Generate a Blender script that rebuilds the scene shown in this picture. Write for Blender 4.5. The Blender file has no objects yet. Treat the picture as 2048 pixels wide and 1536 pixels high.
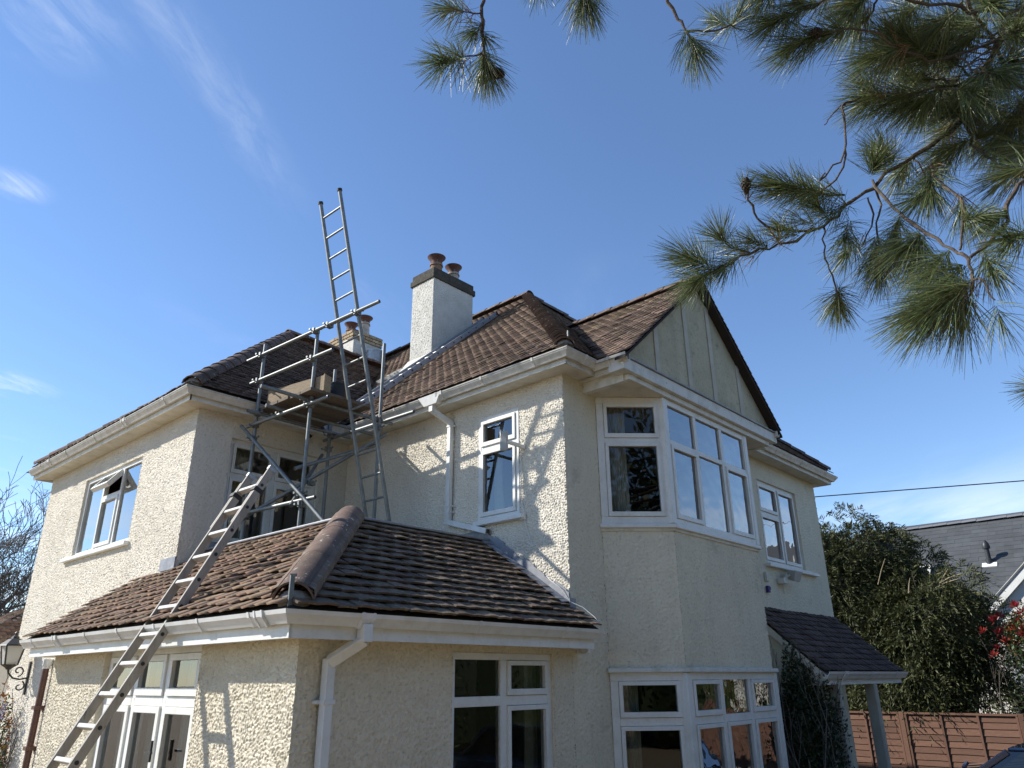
import bpy, math, random
import numpy as np
from mathutils import Vector, Matrix

rng = np.random.default_rng(7)
random.seed(7)
S = bpy.context.scene
COL = S.collection

# ------------------------------------------------------------------ camera
CAM = Vector((-6.5125, -5.091, 1.6))
YAW, PITCH, ROLL = 0.73648, 0.37798, -0.00905
fwd = Vector((math.cos(PITCH) * math.cos(YAW), math.cos(PITCH) * math.sin(YAW), math.sin(PITCH)))
rgt = Vector((math.sin(YAW), -math.cos(YAW), 0.0))
upv = rgt.cross(fwd)
r2 = rgt * math.cos(ROLL) + upv * math.sin(ROLL)
u2 = -rgt * math.sin(ROLL) + upv * math.cos(ROLL)
cd = bpy.data.cameras.new('camera')
cam = bpy.data.objects.new('camera', cd)
COL.objects.link(cam)
cam.matrix_world = Matrix(((r2.x, u2.x, -fwd.x, CAM.x), (r2.y, u2.y, -fwd.y, CAM.y), (r2.z, u2.z, -fwd.z, CAM.z), (0, 0, 0, 1)))
cd.sensor_width = 36.0
cd.lens = 36.0 * 1486.5 / 2048.0
cd.clip_start = 0.05
cd.clip_end = 3000
S.camera = cam

# ------------------------------------------------------------------ sky, sun, exposure
SUN = Vector((-1.0, 1.42, 1.17)).normalized()          # towards the sun
EL = math.asin(SUN.z)
W = bpy.data.worlds.new('World')
S.world = W
W.use_nodes = True
nt = W.node_tree
nt.nodes.clear()
def wn(t, **k):
    n = nt.nodes.new(t)
    for a, b in k.items(): setattr(n, a, b)
    return n
def wl(a, b): nt.links.new(a, b)
def wmath(op, a, b=None, clamp=False):
    n = wn('ShaderNodeMath', operation=op); n.use_clamp = clamp
    for i, v in enumerate((a, b)):
        if v is None: continue
        if isinstance(v, (int, float)): n.inputs[i].default_value = v
        else: wl(v, n.inputs[i])
    return n.outputs[0]
out = wn('ShaderNodeOutputWorld')
bg = wn('ShaderNodeBackground')
sky = wn('ShaderNodeTexSky', sky_type='NISHITA')
sky.sun_disc = False
sky.sun_elevation = EL
sky.sun_rotation = math.atan2(SUN.x, SUN.y)
sky.altitude = 50
sky.air_density = 1.0
sky.dust_density = 0.0
sky.ozone_density = 3.5
bg.inputs['Strength'].default_value = 0.118
# thin cirrus on a flat layer overhead: direction / height gives the place on the layer
tc = wn('ShaderNodeTexCoord')
sp = wn('ShaderNodeSeparateXYZ'); wl(tc.outputs['Generated'], sp.inputs[0])
zc = wmath('MAXIMUM', sp.outputs['Z'], 0.04)
px = wmath('DIVIDE', sp.outputs['X'], zc)
py = wmath('DIVIDE', sp.outputs['Y'], zc)
def combine(a, b, c=0.0):
    n = wn('ShaderNodeCombineXYZ')
    for i, v in enumerate((a, b, c)):
        if isinstance(v, (int, float)): n.inputs[i].default_value = v
        else: wl(v, n.inputs[i])
    return n.outputs[0]
def noise(vec, scale, detail=6, rough=0.6, dist=0.0):
    n = wn('ShaderNodeTexNoise'); wl(vec, n.inputs['Vector'])
    n.inputs['Scale'].default_value = scale; n.inputs['Detail'].default_value = detail
    n.inputs['Roughness'].default_value = rough; n.inputs['Distortion'].default_value = dist
    return n.outputs['Fac']
def ramp(v, a, b):
    n = wn('ShaderNodeMapRange'); n.interpolation_type = 'SMOOTHSTEP'
    wl(v, n.inputs[0]); n.inputs[1].default_value = a; n.inputs[2].default_value = b
    return n.outputs[0]
# along / across an old vapour trail that crosses the layer
dx, dy = 0.819, 0.574
ax_ = wmath('ADD', wmath('MULTIPLY', px, dx), wmath('MULTIPLY', py, dy))
cr_ = wmath('ADD', wmath('MULTIPLY', px, -dy), wmath('MULTIPLY', py, dx))
warp = noise(combine(px, py), 3.0, 3)
cr2 = wmath('ADD', cr_, wmath('MULTIPLY', wmath('SUBTRACT', warp, 0.5), 0.10))
trail = wmath('SUBTRACT', 1.0, ramp(wmath('ABSOLUTE', wmath('SUBTRACT', cr2, 0.662)), 0.002, 0.085))
trail = wmath('MULTIPLY', trail, ramp(noise(combine(wmath('MULTIPLY', ax_, 5.0), wmath('MULTIPLY', cr_, 16.0)), 1.0, 8, 0.68, 0.4), 0.30, 0.75))
trail = wmath('MULTIPLY', trail, wmath('MULTIPLY', ramp(ax_, 0.55, 0.86), wmath('SUBTRACT', 1.0, ramp(ax_, 1.0, 1.48))))
trail = wmath('MULTIPLY', trail, 0.15)
# wispy patches all over, denser far out towards the horizon
wisp = noise(combine(wmath('MULTIPLY', ax_, 0.9), wmath('MULTIPLY', cr_, 2.2)), 1.1, 9, 0.62, 0.6)
big = noise(combine(px, py, 3.3), 0.55, 3, 0.5)
wisp = wmath('MULTIPLY', ramp(wisp, 0.50, 0.80), ramp(big, 0.50, 0.66))
far = ramp(wmath('ADD', wmath('MULTIPLY', px, px), wmath('MULTIPLY', py, py)), 11.0, 46.0)
wisp = wmath('MULTIPLY', wisp, wmath('ADD', 0.22, wmath('MULTIPLY', far, 0.75)))
lowc = wmath('MULTIPLY', ramp(noise(combine(wmath('MULTIPLY', ax_, 0.25), wmath('MULTIPLY', cr_, 0.6), 7.0), 1.0, 7, 0.6), 0.42, 0.68), wmath('MULTIPLY', far, 0.75))
patch = None
fine = ramp(noise(combine(wmath('MULTIPLY', ax_, 3.0), wmath('MULTIPLY', cr_, 7.0), 1.7), 1.6, 9, 0.66, 0.5), 0.38, 0.72)
for qx, qy, qr, qa in ((0.15, 1.15, 0.17, 0.2), (0.275, 1.68, 0.085, 0.34), (0.62, 3.0, 0.20, 0.34), (2.1, 2.2, 0.5, 0.25), (-1.6, 0.4, 0.5, 0.4), (0.6, -1.5, 0.6, 0.4), (-0.9, 2.4, 0.4, 0.4)):
    dd_ = wmath('SQRT', wmath('ADD', wmath('POWER', wmath('SUBTRACT', px, qx), 2.0), wmath('POWER', wmath('SUBTRACT', py, qy), 2.0)))
    g_ = wmath('MULTIPLY', wmath('MULTIPLY', wmath('SUBTRACT', 1.0, ramp(dd_, qr * 0.15, qr)), qa), fine)
    patch = g_ if patch is None else wmath('MAXIMUM', patch, g_)
cloud = wmath('MAXIMUM', wmath('MAXIMUM', wmath('MAXIMUM', trail, wisp), lowc), patch, clamp=True)
mix = wn('ShaderNodeMix', data_type='RGBA')
wl(cloud, mix.inputs['Factor']); wl(sky.outputs[0], mix.inputs['A'])
mix.inputs['B'].default_value = (7.0, 7.4, 8.0, 1)
tint = wn('ShaderNodeMix', data_type='RGBA', blend_type='MULTIPLY')
tint.inputs['Factor'].default_value = 1.0
wl(sky.outputs[0], tint.inputs['A']); tint.inputs['B'].default_value = (1.05, 1.11, 1.20, 1)
wl(tint.outputs['Result'], mix.inputs['A'])
wl(mix.outputs['Result'], bg.inputs['Color'])
wl(bg.outputs[0], out.inputs['Surface'])

sl = bpy.data.lights.new('sun', 'SUN')
sl.energy = 4.6
sl.angle = math.radians(0.53)
sl.color = (1.0, 0.955, 0.88)
sun = bpy.data.objects.new('sun', sl)
COL.objects.link(sun)
sun.rotation_euler = (-SUN).to_track_quat('-Z', 'Y').to_euler()
sun.location = (-20, 28, 30)
S.view_settings.view_transform = 'Standard'
S.view_settings.look = 'None'
S.view_settings.exposure = 0.55
S.view_settings.gamma = 1.0
S.view_settings.use_curve_mapping = False
S.cycles.max_bounces = 8
S.cycles.transparent_max_bounces = 16
S.cycles.caustics_reflective = False
S.cycles.caustics_refractive = False

# ------------------------------------------------------------------ materials
MATS = {}
def mat(name, col, rough=0.7, col2=None, nscale=4.0, nlo=0.35, nhi=0.65, rnd=0.0, bump=0.0, bscale=60.0, bdist=0.01,
        spec=0.4, metal=0.0, col3=None, n3=30.0, n3lo=0.6, n3hi=0.7, stretch=None, trans=0.0, coat=0.0, bkind='noise', hue=0.0, streak=None, grain=None):
    m = bpy.data.materials.new(name); m.use_nodes = True
    t = m.node_tree; N = t.nodes; L = t.links
    b = N['Principled BSDF']
    b.inputs['Roughness'].default_value = rough
    b.inputs['Specular IOR Level'].default_value = spec
    b.inputs['Metallic'].default_value = metal
    b.inputs['Coat Weight'].default_value = coat
    geo = N.new('ShaderNodeNewGeometry')
    vec = geo.outputs['Position']
    if stretch:
        mp = N.new('ShaderNodeMapping'); L.new(vec, mp.inputs[0]); mp.inputs['Scale'].default_value = stretch
        vec = mp.outputs[0]
    def nz(scale, detail=5):
        n = N.new('ShaderNodeTexNoise'); L.new(vec, n.inputs['Vector'])
        n.inputs['Scale'].default_value = scale; n.inputs['Detail'].default_value = detail; n.inputs['Roughness'].default_value = 0.62
        return n.outputs['Fac']
    def rng_(v, lo, hi):
        n = N.new('ShaderNodeMapRange'); L.new(v, n.inputs[0]); n.inputs[1].default_value = lo; n.inputs[2].default_value = hi
        return n.outputs[0]
    def mixc(f, a, c):
        n = N.new('ShaderNodeMix'); n.data_type = 'RGBA'; L.new(f, n.inputs['Factor'])
        if isinstance(a, tuple): n.inputs['A'].default_value = (*a, 1)
        else: L.new(a, n.inputs['A'])
        if isinstance(c, tuple): n.inputs['B'].default_value = (*c, 1)
        else: L.new(c, n.inputs['B'])
        return n.outputs['Result']
    cur = col
    if col2: cur = mixc(rng_(nz(nscale), nlo, nhi), col, col2)
    if col3: cur = mixc(rng_(nz(n3, 4), n3lo, n3hi), cur, col3)
    if streak:      # run-down stains: noise drawn out vertically
        mp2 = N.new('ShaderNodeMapping'); L.new(geo.outputs['Position'], mp2.inputs[0]); mp2.inputs['Scale'].default_value = (1.5, 1.5, 0.16)
        n2 = N.new('ShaderNodeTexNoise'); L.new(mp2.outputs[0], n2.inputs['Vector']); n2.inputs['Scale'].default_value = 1.6; n2.inputs['Detail'].default_value = 6; n2.inputs['Roughness'].default_value = 0.7
        f2 = N.new('ShaderNodeMapRange'); L.new(n2.outputs['Fac'], f2.inputs[0]); f2.inputs[1].default_value = 0.5; f2.inputs[2].default_value = 0.78; f2.inputs[4].default_value = streak[1]
        cur = mixc(f2.outputs[0], cur, streak[0])
    if grain:       # fine colour specks; on the roughcast they stand for shaded pits
        n4 = N.new('ShaderNodeTexNoise'); L.new(geo.outputs['Position'], n4.inputs['Vector']); n4.inputs['Scale'].default_value = grain[1]; n4.inputs['Detail'].default_value = 3
        f4 = N.new('ShaderNodeMapRange'); L.new(n4.outputs['Fac'], f4.inputs[0]); f4.inputs[1].default_value = 0.56; f4.inputs[2].default_value = 0.72; f4.inputs[4].default_value = grain[2]
        cur = mixc(f4.outputs[0], cur, grain[0])
    if rnd:
        oi = N.new('ShaderNodeObjectInfo')
        ad = N.new('ShaderNodeMath'); ad.operation = 'ADD'
        L.new(oi.outputs['Random'], ad.inputs[0]); L.new(geo.outputs['Random Per Island'], ad.inputs[1])
        fr = N.new('ShaderNodeMath'); fr.operation = 'FRACT'; L.new(ad.outputs[0], fr.inputs[0])
        hs = N.new('ShaderNodeHueSaturation')
        mr = N.new('ShaderNodeMapRange'); L.new(fr.outputs[0], mr.inputs[0]); mr.inputs[3].default_value = 1 - rnd; mr.inputs[4].default_value = 1 + rnd
        L.new(mr.outputs[0], hs.inputs['Value'])
        if hue:
            m7 = N.new('ShaderNodeMath'); m7.operation = 'MULTIPLY'; L.new(fr.outputs[0], m7.inputs[0]); m7.inputs[1].default_value = 7.31
            f7 = N.new('ShaderNodeMath'); f7.operation = 'FRACT'; L.new(m7.outputs[0], f7.inputs[0])
            h7 = N.new('ShaderNodeMapRange'); L.new(f7.outputs[0], h7.inputs[0]); h7.inputs[3].default_value = 0.5 - hue; h7.inputs[4].default_value = 0.5 + hue
            L.new(h7.outputs[0], hs.inputs['Hue'])
        if isinstance(cur, tuple): hs.inputs['Color'].default_value = (*cur, 1)
        else: L.new(cur, hs.inputs['Color'])
        cur = hs.outputs[0]
    if isinstance(cur, tuple): b.inputs['Base Color'].default_value = (*cur, 1)
    else: L.new(cur, b.inputs['Base Color'])
    if bump:
        bp = N.new('ShaderNodeBump'); bp.inputs['Strength'].default_value = bump; bp.inputs['Distance'].default_value = bdist
        L.new(nz(bscale, 6), bp.inputs['Height']); L.new(bp.outputs[0], b.inputs['Normal'])
    if trans:
        tr = N.new('ShaderNodeBsdfTranslucent')
        if isinstance(cur, tuple): tr.inputs[0].default_value = (*cur, 1)
        else: L.new(cur, tr.inputs[0])
        ms = N.new('ShaderNodeMixShader'); ms.inputs[0].default_value = trans
        L.new(b.outputs[0], ms.inputs[1]); L.new(tr.outputs[0], ms.inputs[2])
        L.new(ms.outputs[0], N['Material Output'].inputs[0])
    MATS[name] = m
    return m

def glass(name, boost=1.6, wav=0.0, wscale=5.0, tint=(0.86, 0.9, 0.88)):
    m = bpy.data.materials.new(name); m.use_nodes = True
    t = m.node_tree; N = t.nodes; L = t.links
    N.remove(N['Principled BSDF'])
    tr = N.new('ShaderNodeBsdfTransparent'); tr.inputs[0].default_value = (*tint, 1)
    gl = N.new('ShaderNodeBsdfGlossy'); gl.inputs['Roughness'].default_value = 0.0
    fr = N.new('ShaderNodeFresnel'); fr.inputs[0].default_value = 1.52
    mm = N.new('ShaderNodeMath'); mm.operation = 'MULTIPLY'; mm.use_clamp = True
    L.new(fr.outputs[0], mm.inputs[0]); mm.inputs[1].default_value = boost
    ms = N.new('ShaderNodeMixShader'); L.new(mm.outputs[0], ms.inputs[0]); L.new(tr.outputs[0], ms.inputs[1]); L.new(gl.outputs[0], ms.inputs[2])
    L.new(ms.outputs[0], N['Material Output'].inputs[0])
    if wav:
        geo = N.new('ShaderNodeNewGeometry')
        n = N.new('ShaderNodeTexNoise'); L.new(geo.outputs['Position'], n.inputs['Vector'])
        n.inputs['Scale'].default_value = wscale; n.inputs['Detail'].default_value = 1.0
        bp = N.new('ShaderNodeBump'); bp.inputs['Strength'].default_value = wav; bp.inputs['Distance'].default_value = 0.02
        L.new(n.outputs['Fac'], bp.inputs['Height']); L.new(bp.outputs[0], gl.inputs['Normal'])
    MATS[name] = m

mat('roughcast', (0.80, 0.745, 0.635), 0.9, (0.71, 0.655, 0.545), 1.3, 0.35, 0.75, bump=0.35, bscale=170, bdist=0.004, spec=0.15, col3=(0.46, 0.42, 0.33), n3=3.1, n3lo=0.62, n3hi=0.85, streak=((0.44, 0.41, 0.33), 0.22), grain=((0.30, 0.27, 0.20), 38, 0.42))  # grain specks put the dark of the pebble pits into the colour
mat('roughcast_ext', (0.77, 0.70, 0.555), 0.9, (0.67, 0.605, 0.465), 1.3, 0.35, 0.75, bump=0.35, bscale=170, bdist=0.004, spec=0.15, col3=(0.42, 0.37, 0.24), n3=3.1, n3lo=0.62, n3hi=0.85, streak=((0.42, 0.37, 0.25), 0.22), grain=((0.26, 0.23, 0.15), 38, 0.45))
mat('roughcast_bay', (0.80, 0.735, 0.575), 0.9, (0.69, 0.635, 0.495), 1.1, 0.35, 0.75, bump=0.45, bscale=120, bdist=0.005, spec=0.15, col3=(0.40, 0.38, 0.30), n3=2.3, n3lo=0.6, n3hi=0.85, streak=((0.40, 0.385, 0.31), 0.30), grain=((0.32, 0.30, 0.23), 36, 0.40))
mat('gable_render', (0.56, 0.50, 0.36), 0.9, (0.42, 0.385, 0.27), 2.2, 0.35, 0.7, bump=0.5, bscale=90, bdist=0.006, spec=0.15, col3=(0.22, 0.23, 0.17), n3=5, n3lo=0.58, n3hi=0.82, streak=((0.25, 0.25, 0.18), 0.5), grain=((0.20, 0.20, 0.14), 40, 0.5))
mat('gable_board', (0.53, 0.49, 0.40), 0.7, (0.44, 0.41, 0.33), 5, spec=0.3)
mat('white_trim', (0.76, 0.76, 0.72), 0.45, (0.62, 0.61, 0.55), 4.0, 0.45, 0.8, spec=0.4, grain=((0.45, 0.43, 0.36), 30, 0.25))
mat('white_old', (0.70, 0.69, 0.63), 0.6, (0.50, 0.48, 0.40), 6.0, 0.45, 0.75, spec=0.3, col3=(0.36, 0.34, 0.26), n3=14, n3lo=0.62, n3hi=0.8)
mat('gutter_white', (0.71, 0.70, 0.65), 0.45, (0.52, 0.50, 0.42), 9.0, 0.42, 0.75, spec=0.4, streak=((0.36, 0.36, 0.28), 0.6))
mat('gutter_clean', (0.76, 0.765, 0.74), 0.38, (0.62, 0.61, 0.55), 6.0, 0.45, 0.8, spec=0.5, streak=((0.50, 0.49, 0.42), 0.5))
mat('soffit', (0.66, 0.62, 0.52), 0.7, (0.50, 0.46, 0.36), 5.0, 0.45, 0.75, spec=0.2)
LICH = dict(streak=((0.10, 0.08, 0.055), 0.5), grain=((0.36, 0.33, 0.25), 26, 0.55))
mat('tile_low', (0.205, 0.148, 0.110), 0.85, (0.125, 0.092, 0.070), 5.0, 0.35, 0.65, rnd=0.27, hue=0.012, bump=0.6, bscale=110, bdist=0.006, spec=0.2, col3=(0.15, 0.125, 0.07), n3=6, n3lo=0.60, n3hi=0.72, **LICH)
mat('tile_sun', (0.275, 0.180, 0.122), 0.85, (0.170, 0.115, 0.084), 4.0, 0.35, 0.65, rnd=0.27, hue=0.012, bump=0.6, bscale=110, bdist=0.006, spec=0.2, col3=(0.14, 0.115, 0.07), n3=6, n3lo=0.60, n3hi=0.72, **LICH)  # lighter copy of the low roof tile; sunshine put into the colour
mat('tile_lit', (0.235, 0.170, 0.135), 0.85, (0.145, 0.104, 0.084), 1.7, 0.35, 0.65, rnd=0.38, hue=0.012, bump=0.3, bscale=60, bdist=0.006, spec=0.2, col3=(0.34, 0.26, 0.17), n3=1.3, n3lo=0.60, n3hi=0.80, **LICH)  # lighter copy worn by the slopes that face the sun
mat('tile_shaded', (0.155, 0.103, 0.078), 0.85, (0.100, 0.072, 0.058), 1.7, 0.35, 0.65, rnd=0.35, bump=0.3, bscale=60, bdist=0.006, spec=0.2, **LICH)  # darker copy: shade of slopes turned from the sun put into the colour
mat('tile_porch', (0.110, 0.080, 0.070), 0.85, (0.075, 0.058, 0.052), 3, 0.35, 0.65, rnd=0.3, bump=0.3, bscale=60, bdist=0.006, spec=0.2)
mat('hip_tile', (0.195, 0.135, 0.104), 0.9, (0.115, 0.085, 0.070), 5.0, 0.35, 0.68, rnd=0.2, bump=0.7, bscale=70, bdist=0.006, spec=0.15, col3=(0.50, 0.48, 0.42), n3=19, n3lo=0.62, n3hi=0.67, streak=((0.085, 0.07, 0.052), 0.7), grain=((0.07, 0.06, 0.045), 60, 0.5))
mat('moss', (0.060, 0.055, 0.020), 0.95, (0.10, 0.085, 0.03), 20, rnd=0.4)
mat('underlay', (0.035, 0.028, 0.022), 0.95)
mat('mortar', (0.34, 0.30, 0.25), 0.95, (0.24, 0.21, 0.17), 14, bump=0.8, bscale=70, bdist=0.01)
mat('lead', (0.20, 0.21, 0.23), 0.5, (0.30, 0.31, 0.33), 8, bump=0.35, bscale=14, bdist=0.01, spec=0.5, col3=(0.50, 0.50, 0.50), n3=5, n3lo=0.6, n3hi=0.8)
mat('felt', (0.12, 0.125, 0.115), 0.9, (0.19, 0.19, 0.17), 9)
mat('galv', (0.175, 0.188, 0.185), 0.5, (0.27, 0.28, 0.265), 16, 0.35, 0.7, metal=0.45, spec=0.5, col3=(0.15, 0.13, 0.10), n3=30, n3lo=0.62, n3hi=0.75)
mat('alu', (0.42, 0.43, 0.43), 0.45, (0.30, 0.31, 0.31), 14, metal=0.55, spec=0.5)
mat('ladder_wood', (0.40, 0.37, 0.32), 0.65, (0.27, 0.24, 0.20), 16, 0.35, 0.7, stretch=(1, 1, 0.3), spec=0.3, col3=(0.13, 0.11, 0.09), n3=22, n3lo=0.62, n3hi=0.72)
mat('ladder_rung', (0.55, 0.53, 0.49), 0.6, (0.42, 0.40, 0.36), 20, spec=0.35)
mat('rubber', (0.03, 0.03, 0.032), 0.7)
mat('board_wood', (0.40, 0.30, 0.185), 0.8, (0.27, 0.20, 0.12), 10, 0.35, 0.68, stretch=(6, 1, 6), rnd=0.2, bump=0.2, bscale=30)
mat('board_old', (0.21, 0.165, 0.12), 0.85, (0.12, 0.095, 0.07), 10, 0.35, 0.68, stretch=(1, 6, 6), rnd=0.25)
mat('stack_render', (0.66, 0.64, 0.58), 0.9, (0.56, 0.54, 0.48), 4, bump=0.35, bscale=120, bdist=0.004, spec=0.15, col3=(0.48, 0.46, 0.40), n3=6, n3lo=0.66, n3hi=0.85)
mat('stack_cap', (0.048, 0.044, 0.038), 0.95, (0.085, 0.076, 0.058), 12, bump=0.8, bscale=50, bdist=0.012, col3=(0.20, 0.185, 0.12), n3=16, n3lo=0.62, n3hi=0.75)
mat('terracotta', (0.30, 0.175, 0.11), 0.85, (0.19, 0.11, 0.075), 8, spec=0.2)
mat('pot_pale', (0.52, 0.46, 0.39), 0.85, (0.33, 0.27, 0.22), 7, spec=0.2)
mat('cowl', (0.135, 0.058, 0.042), 0.65, (0.08, 0.038, 0.03), 10, spec=0.35)
mat('brick', (0.42, 0.33, 0.21), 0.9, (0.32, 0.23, 0.14), 9, rnd=0.2, bump=0.4, bscale=60)
mat('black_plastic', (0.03, 0.032, 0.036), 0.45)
mat('brown_plastic', (0.12, 0.055, 0.036), 0.5, (0.09, 0.045, 0.032), 9)
mat('iron', (0.035, 0.034, 0.032), 0.5, spec=0.5)
mat('frosted', (0.70, 0.68, 0.62), 0.35, trans=0.4)
mat('grey_plastic', (0.42, 0.42, 0.39), 0.5)
mat('purple', (0.045, 0.03, 0.16), 0.6)
mat('interior', (0.36, 0.33, 0.28), 0.9)
mat('interior_dark', (0.055, 0.048, 0.038), 0.9)  # partition tone deepened so the rooms look unlit
mat('curtain', (0.80, 0.79, 0.72), 0.9, (0.72, 0.71, 0.64), 3, trans=0.25)
mat('curtain_green', (0.50, 0.52, 0.43), 0.9, (0.40, 0.42, 0.34), 8, trans=0.15)
mat('furniture', (0.55, 0.52, 0.46), 0.8)
glass('glass', 2.0)
glass('glass_sky', 3.6)
glass('glass_old', 1.5, 0.03, 3.0)
glass('glass_bay', 3.4, 0.30, 4.2)
glass('glass_car', 2.0, tint=(0.25, 0.3, 0.3))
mat('drive', (0.34, 0.26, 0.165), 0.95, (0.27, 0.205, 0.13), 30, bump=0.8, bscale=80, bdist=0.02)
mat('bark', (0.135, 0.105, 0.080), 0.9, (0.075, 0.060, 0.048), 30, 0.35, 0.65, bump=0.9, bscale=90, bdist=0.008)
mat('bark_bare', (0.105, 0.090, 0.075), 0.9, (0.16, 0.14, 0.115), 20)
mat('needle_dead', (0.20, 0.115, 0.05), 0.6, rnd=0.4, trans=0.2)
mat('needle', (0.135, 0.165, 0.068), 0.42, rnd=0.55, hue=0.03, spec=0.55, trans=0.25)
mat('cone', (0.045, 0.032, 0.024), 0.8, rnd=0.3)
mat('conifer', (0.068, 0.078, 0.028), 0.6, rnd=0.6, hue=0.025, spec=0.4, trans=0.2)
mat('conifer_dark', (0.042, 0.060, 0.025), 0.6, rnd=0.5, hue=0.02, spec=0.4, trans=0.15)
mat('twig_dry', (0.42, 0.34, 0.22), 0.9)
mat('leaf_green', (0.055, 0.095, 0.026), 0.42, rnd=0.5, hue=0.03, spec=0.5, trans=0.25)
mat('leaf_red', (0.30, 0.030, 0.028), 0.4, rnd=0.45, hue=0.015, spec=0.5, trans=0.3)
mat('leaf_orange', (0.22, 0.10, 0.028), 0.45, rnd=0.4, hue=0.03, spec=0.5, trans=0.3)
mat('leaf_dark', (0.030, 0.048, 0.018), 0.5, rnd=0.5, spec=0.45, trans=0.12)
mat('lilac', (0.33, 0.31, 0.46), 0.7, rnd=0.2, trans=0.2)
mat('fence_wood', (0.175, 0.094, 0.062), 0.85, (0.125, 0.066, 0.044), 14, 0.35, 0.7, stretch=(1, 0.7, 7), rnd=0.18, bump=0.2, bscale=30, col3=(0.12, 0.06, 0.04), n3=9, n3lo=0.68, n3hi=0.74)
mat('slate', (0.082, 0.087, 0.090), 0.75, (0.062, 0.066, 0.069), 2.2, 0.35, 0.7, rnd=0.13, spec=0.35)
mat('slate_ridge', (0.165, 0.17, 0.18), 0.7, rnd=0.1)
mat('bird_lime', (0.62, 0.62, 0.60), 0.9, (0.2, 0.2, 0.21), 12, 0.5, 0.6, stretch=(1, 6, 0.8))
mat('neighbour_wall', (0.72, 0.71, 0.67), 0.9, (0.62, 0.60, 0.55), 2)
mat('cable', (0.02, 0.02, 0.02), 0.6)
mat('car_paint', (0.022, 0.045, 0.10), 0.25, spec=0.6, coat=1.0)
mat('chrome', (0.7, 0.7, 0.7), 0.15, metal=1.0)
mat('white_cable', (0.75, 0.74, 0.70), 0.5)

# ------------------------------------------------------------------ mesh helpers
def V(*a): return Vector(a)
def link(name, me, m, parent=None):
    o = bpy.data.objects.new(name, me)
    COL.objects.link(o)
    if m: 
        if not me.materials: me.materials.append(MATS[m])
    if parent is not None:
        o.parent = parent
        if parent.type == 'EMPTY':
            o.matrix_parent_inverse = Matrix.Translation(-Vector(parent.location))
    return o
def tag(o, label=None, cat=None, group=None, kind=None):
    if label: o['label'] = label
    if cat: o['category'] = cat
    if group: o['group'] = group
    if kind: o['kind'] = kind
    return o
def thing(name, loc, label, cat, group=None):
    o = bpy.data.objects.new(name, None); COL.objects.link(o)
    o.location = loc; o.empty_display_size = 0.2
    return tag(o, label, cat, group)

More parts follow.
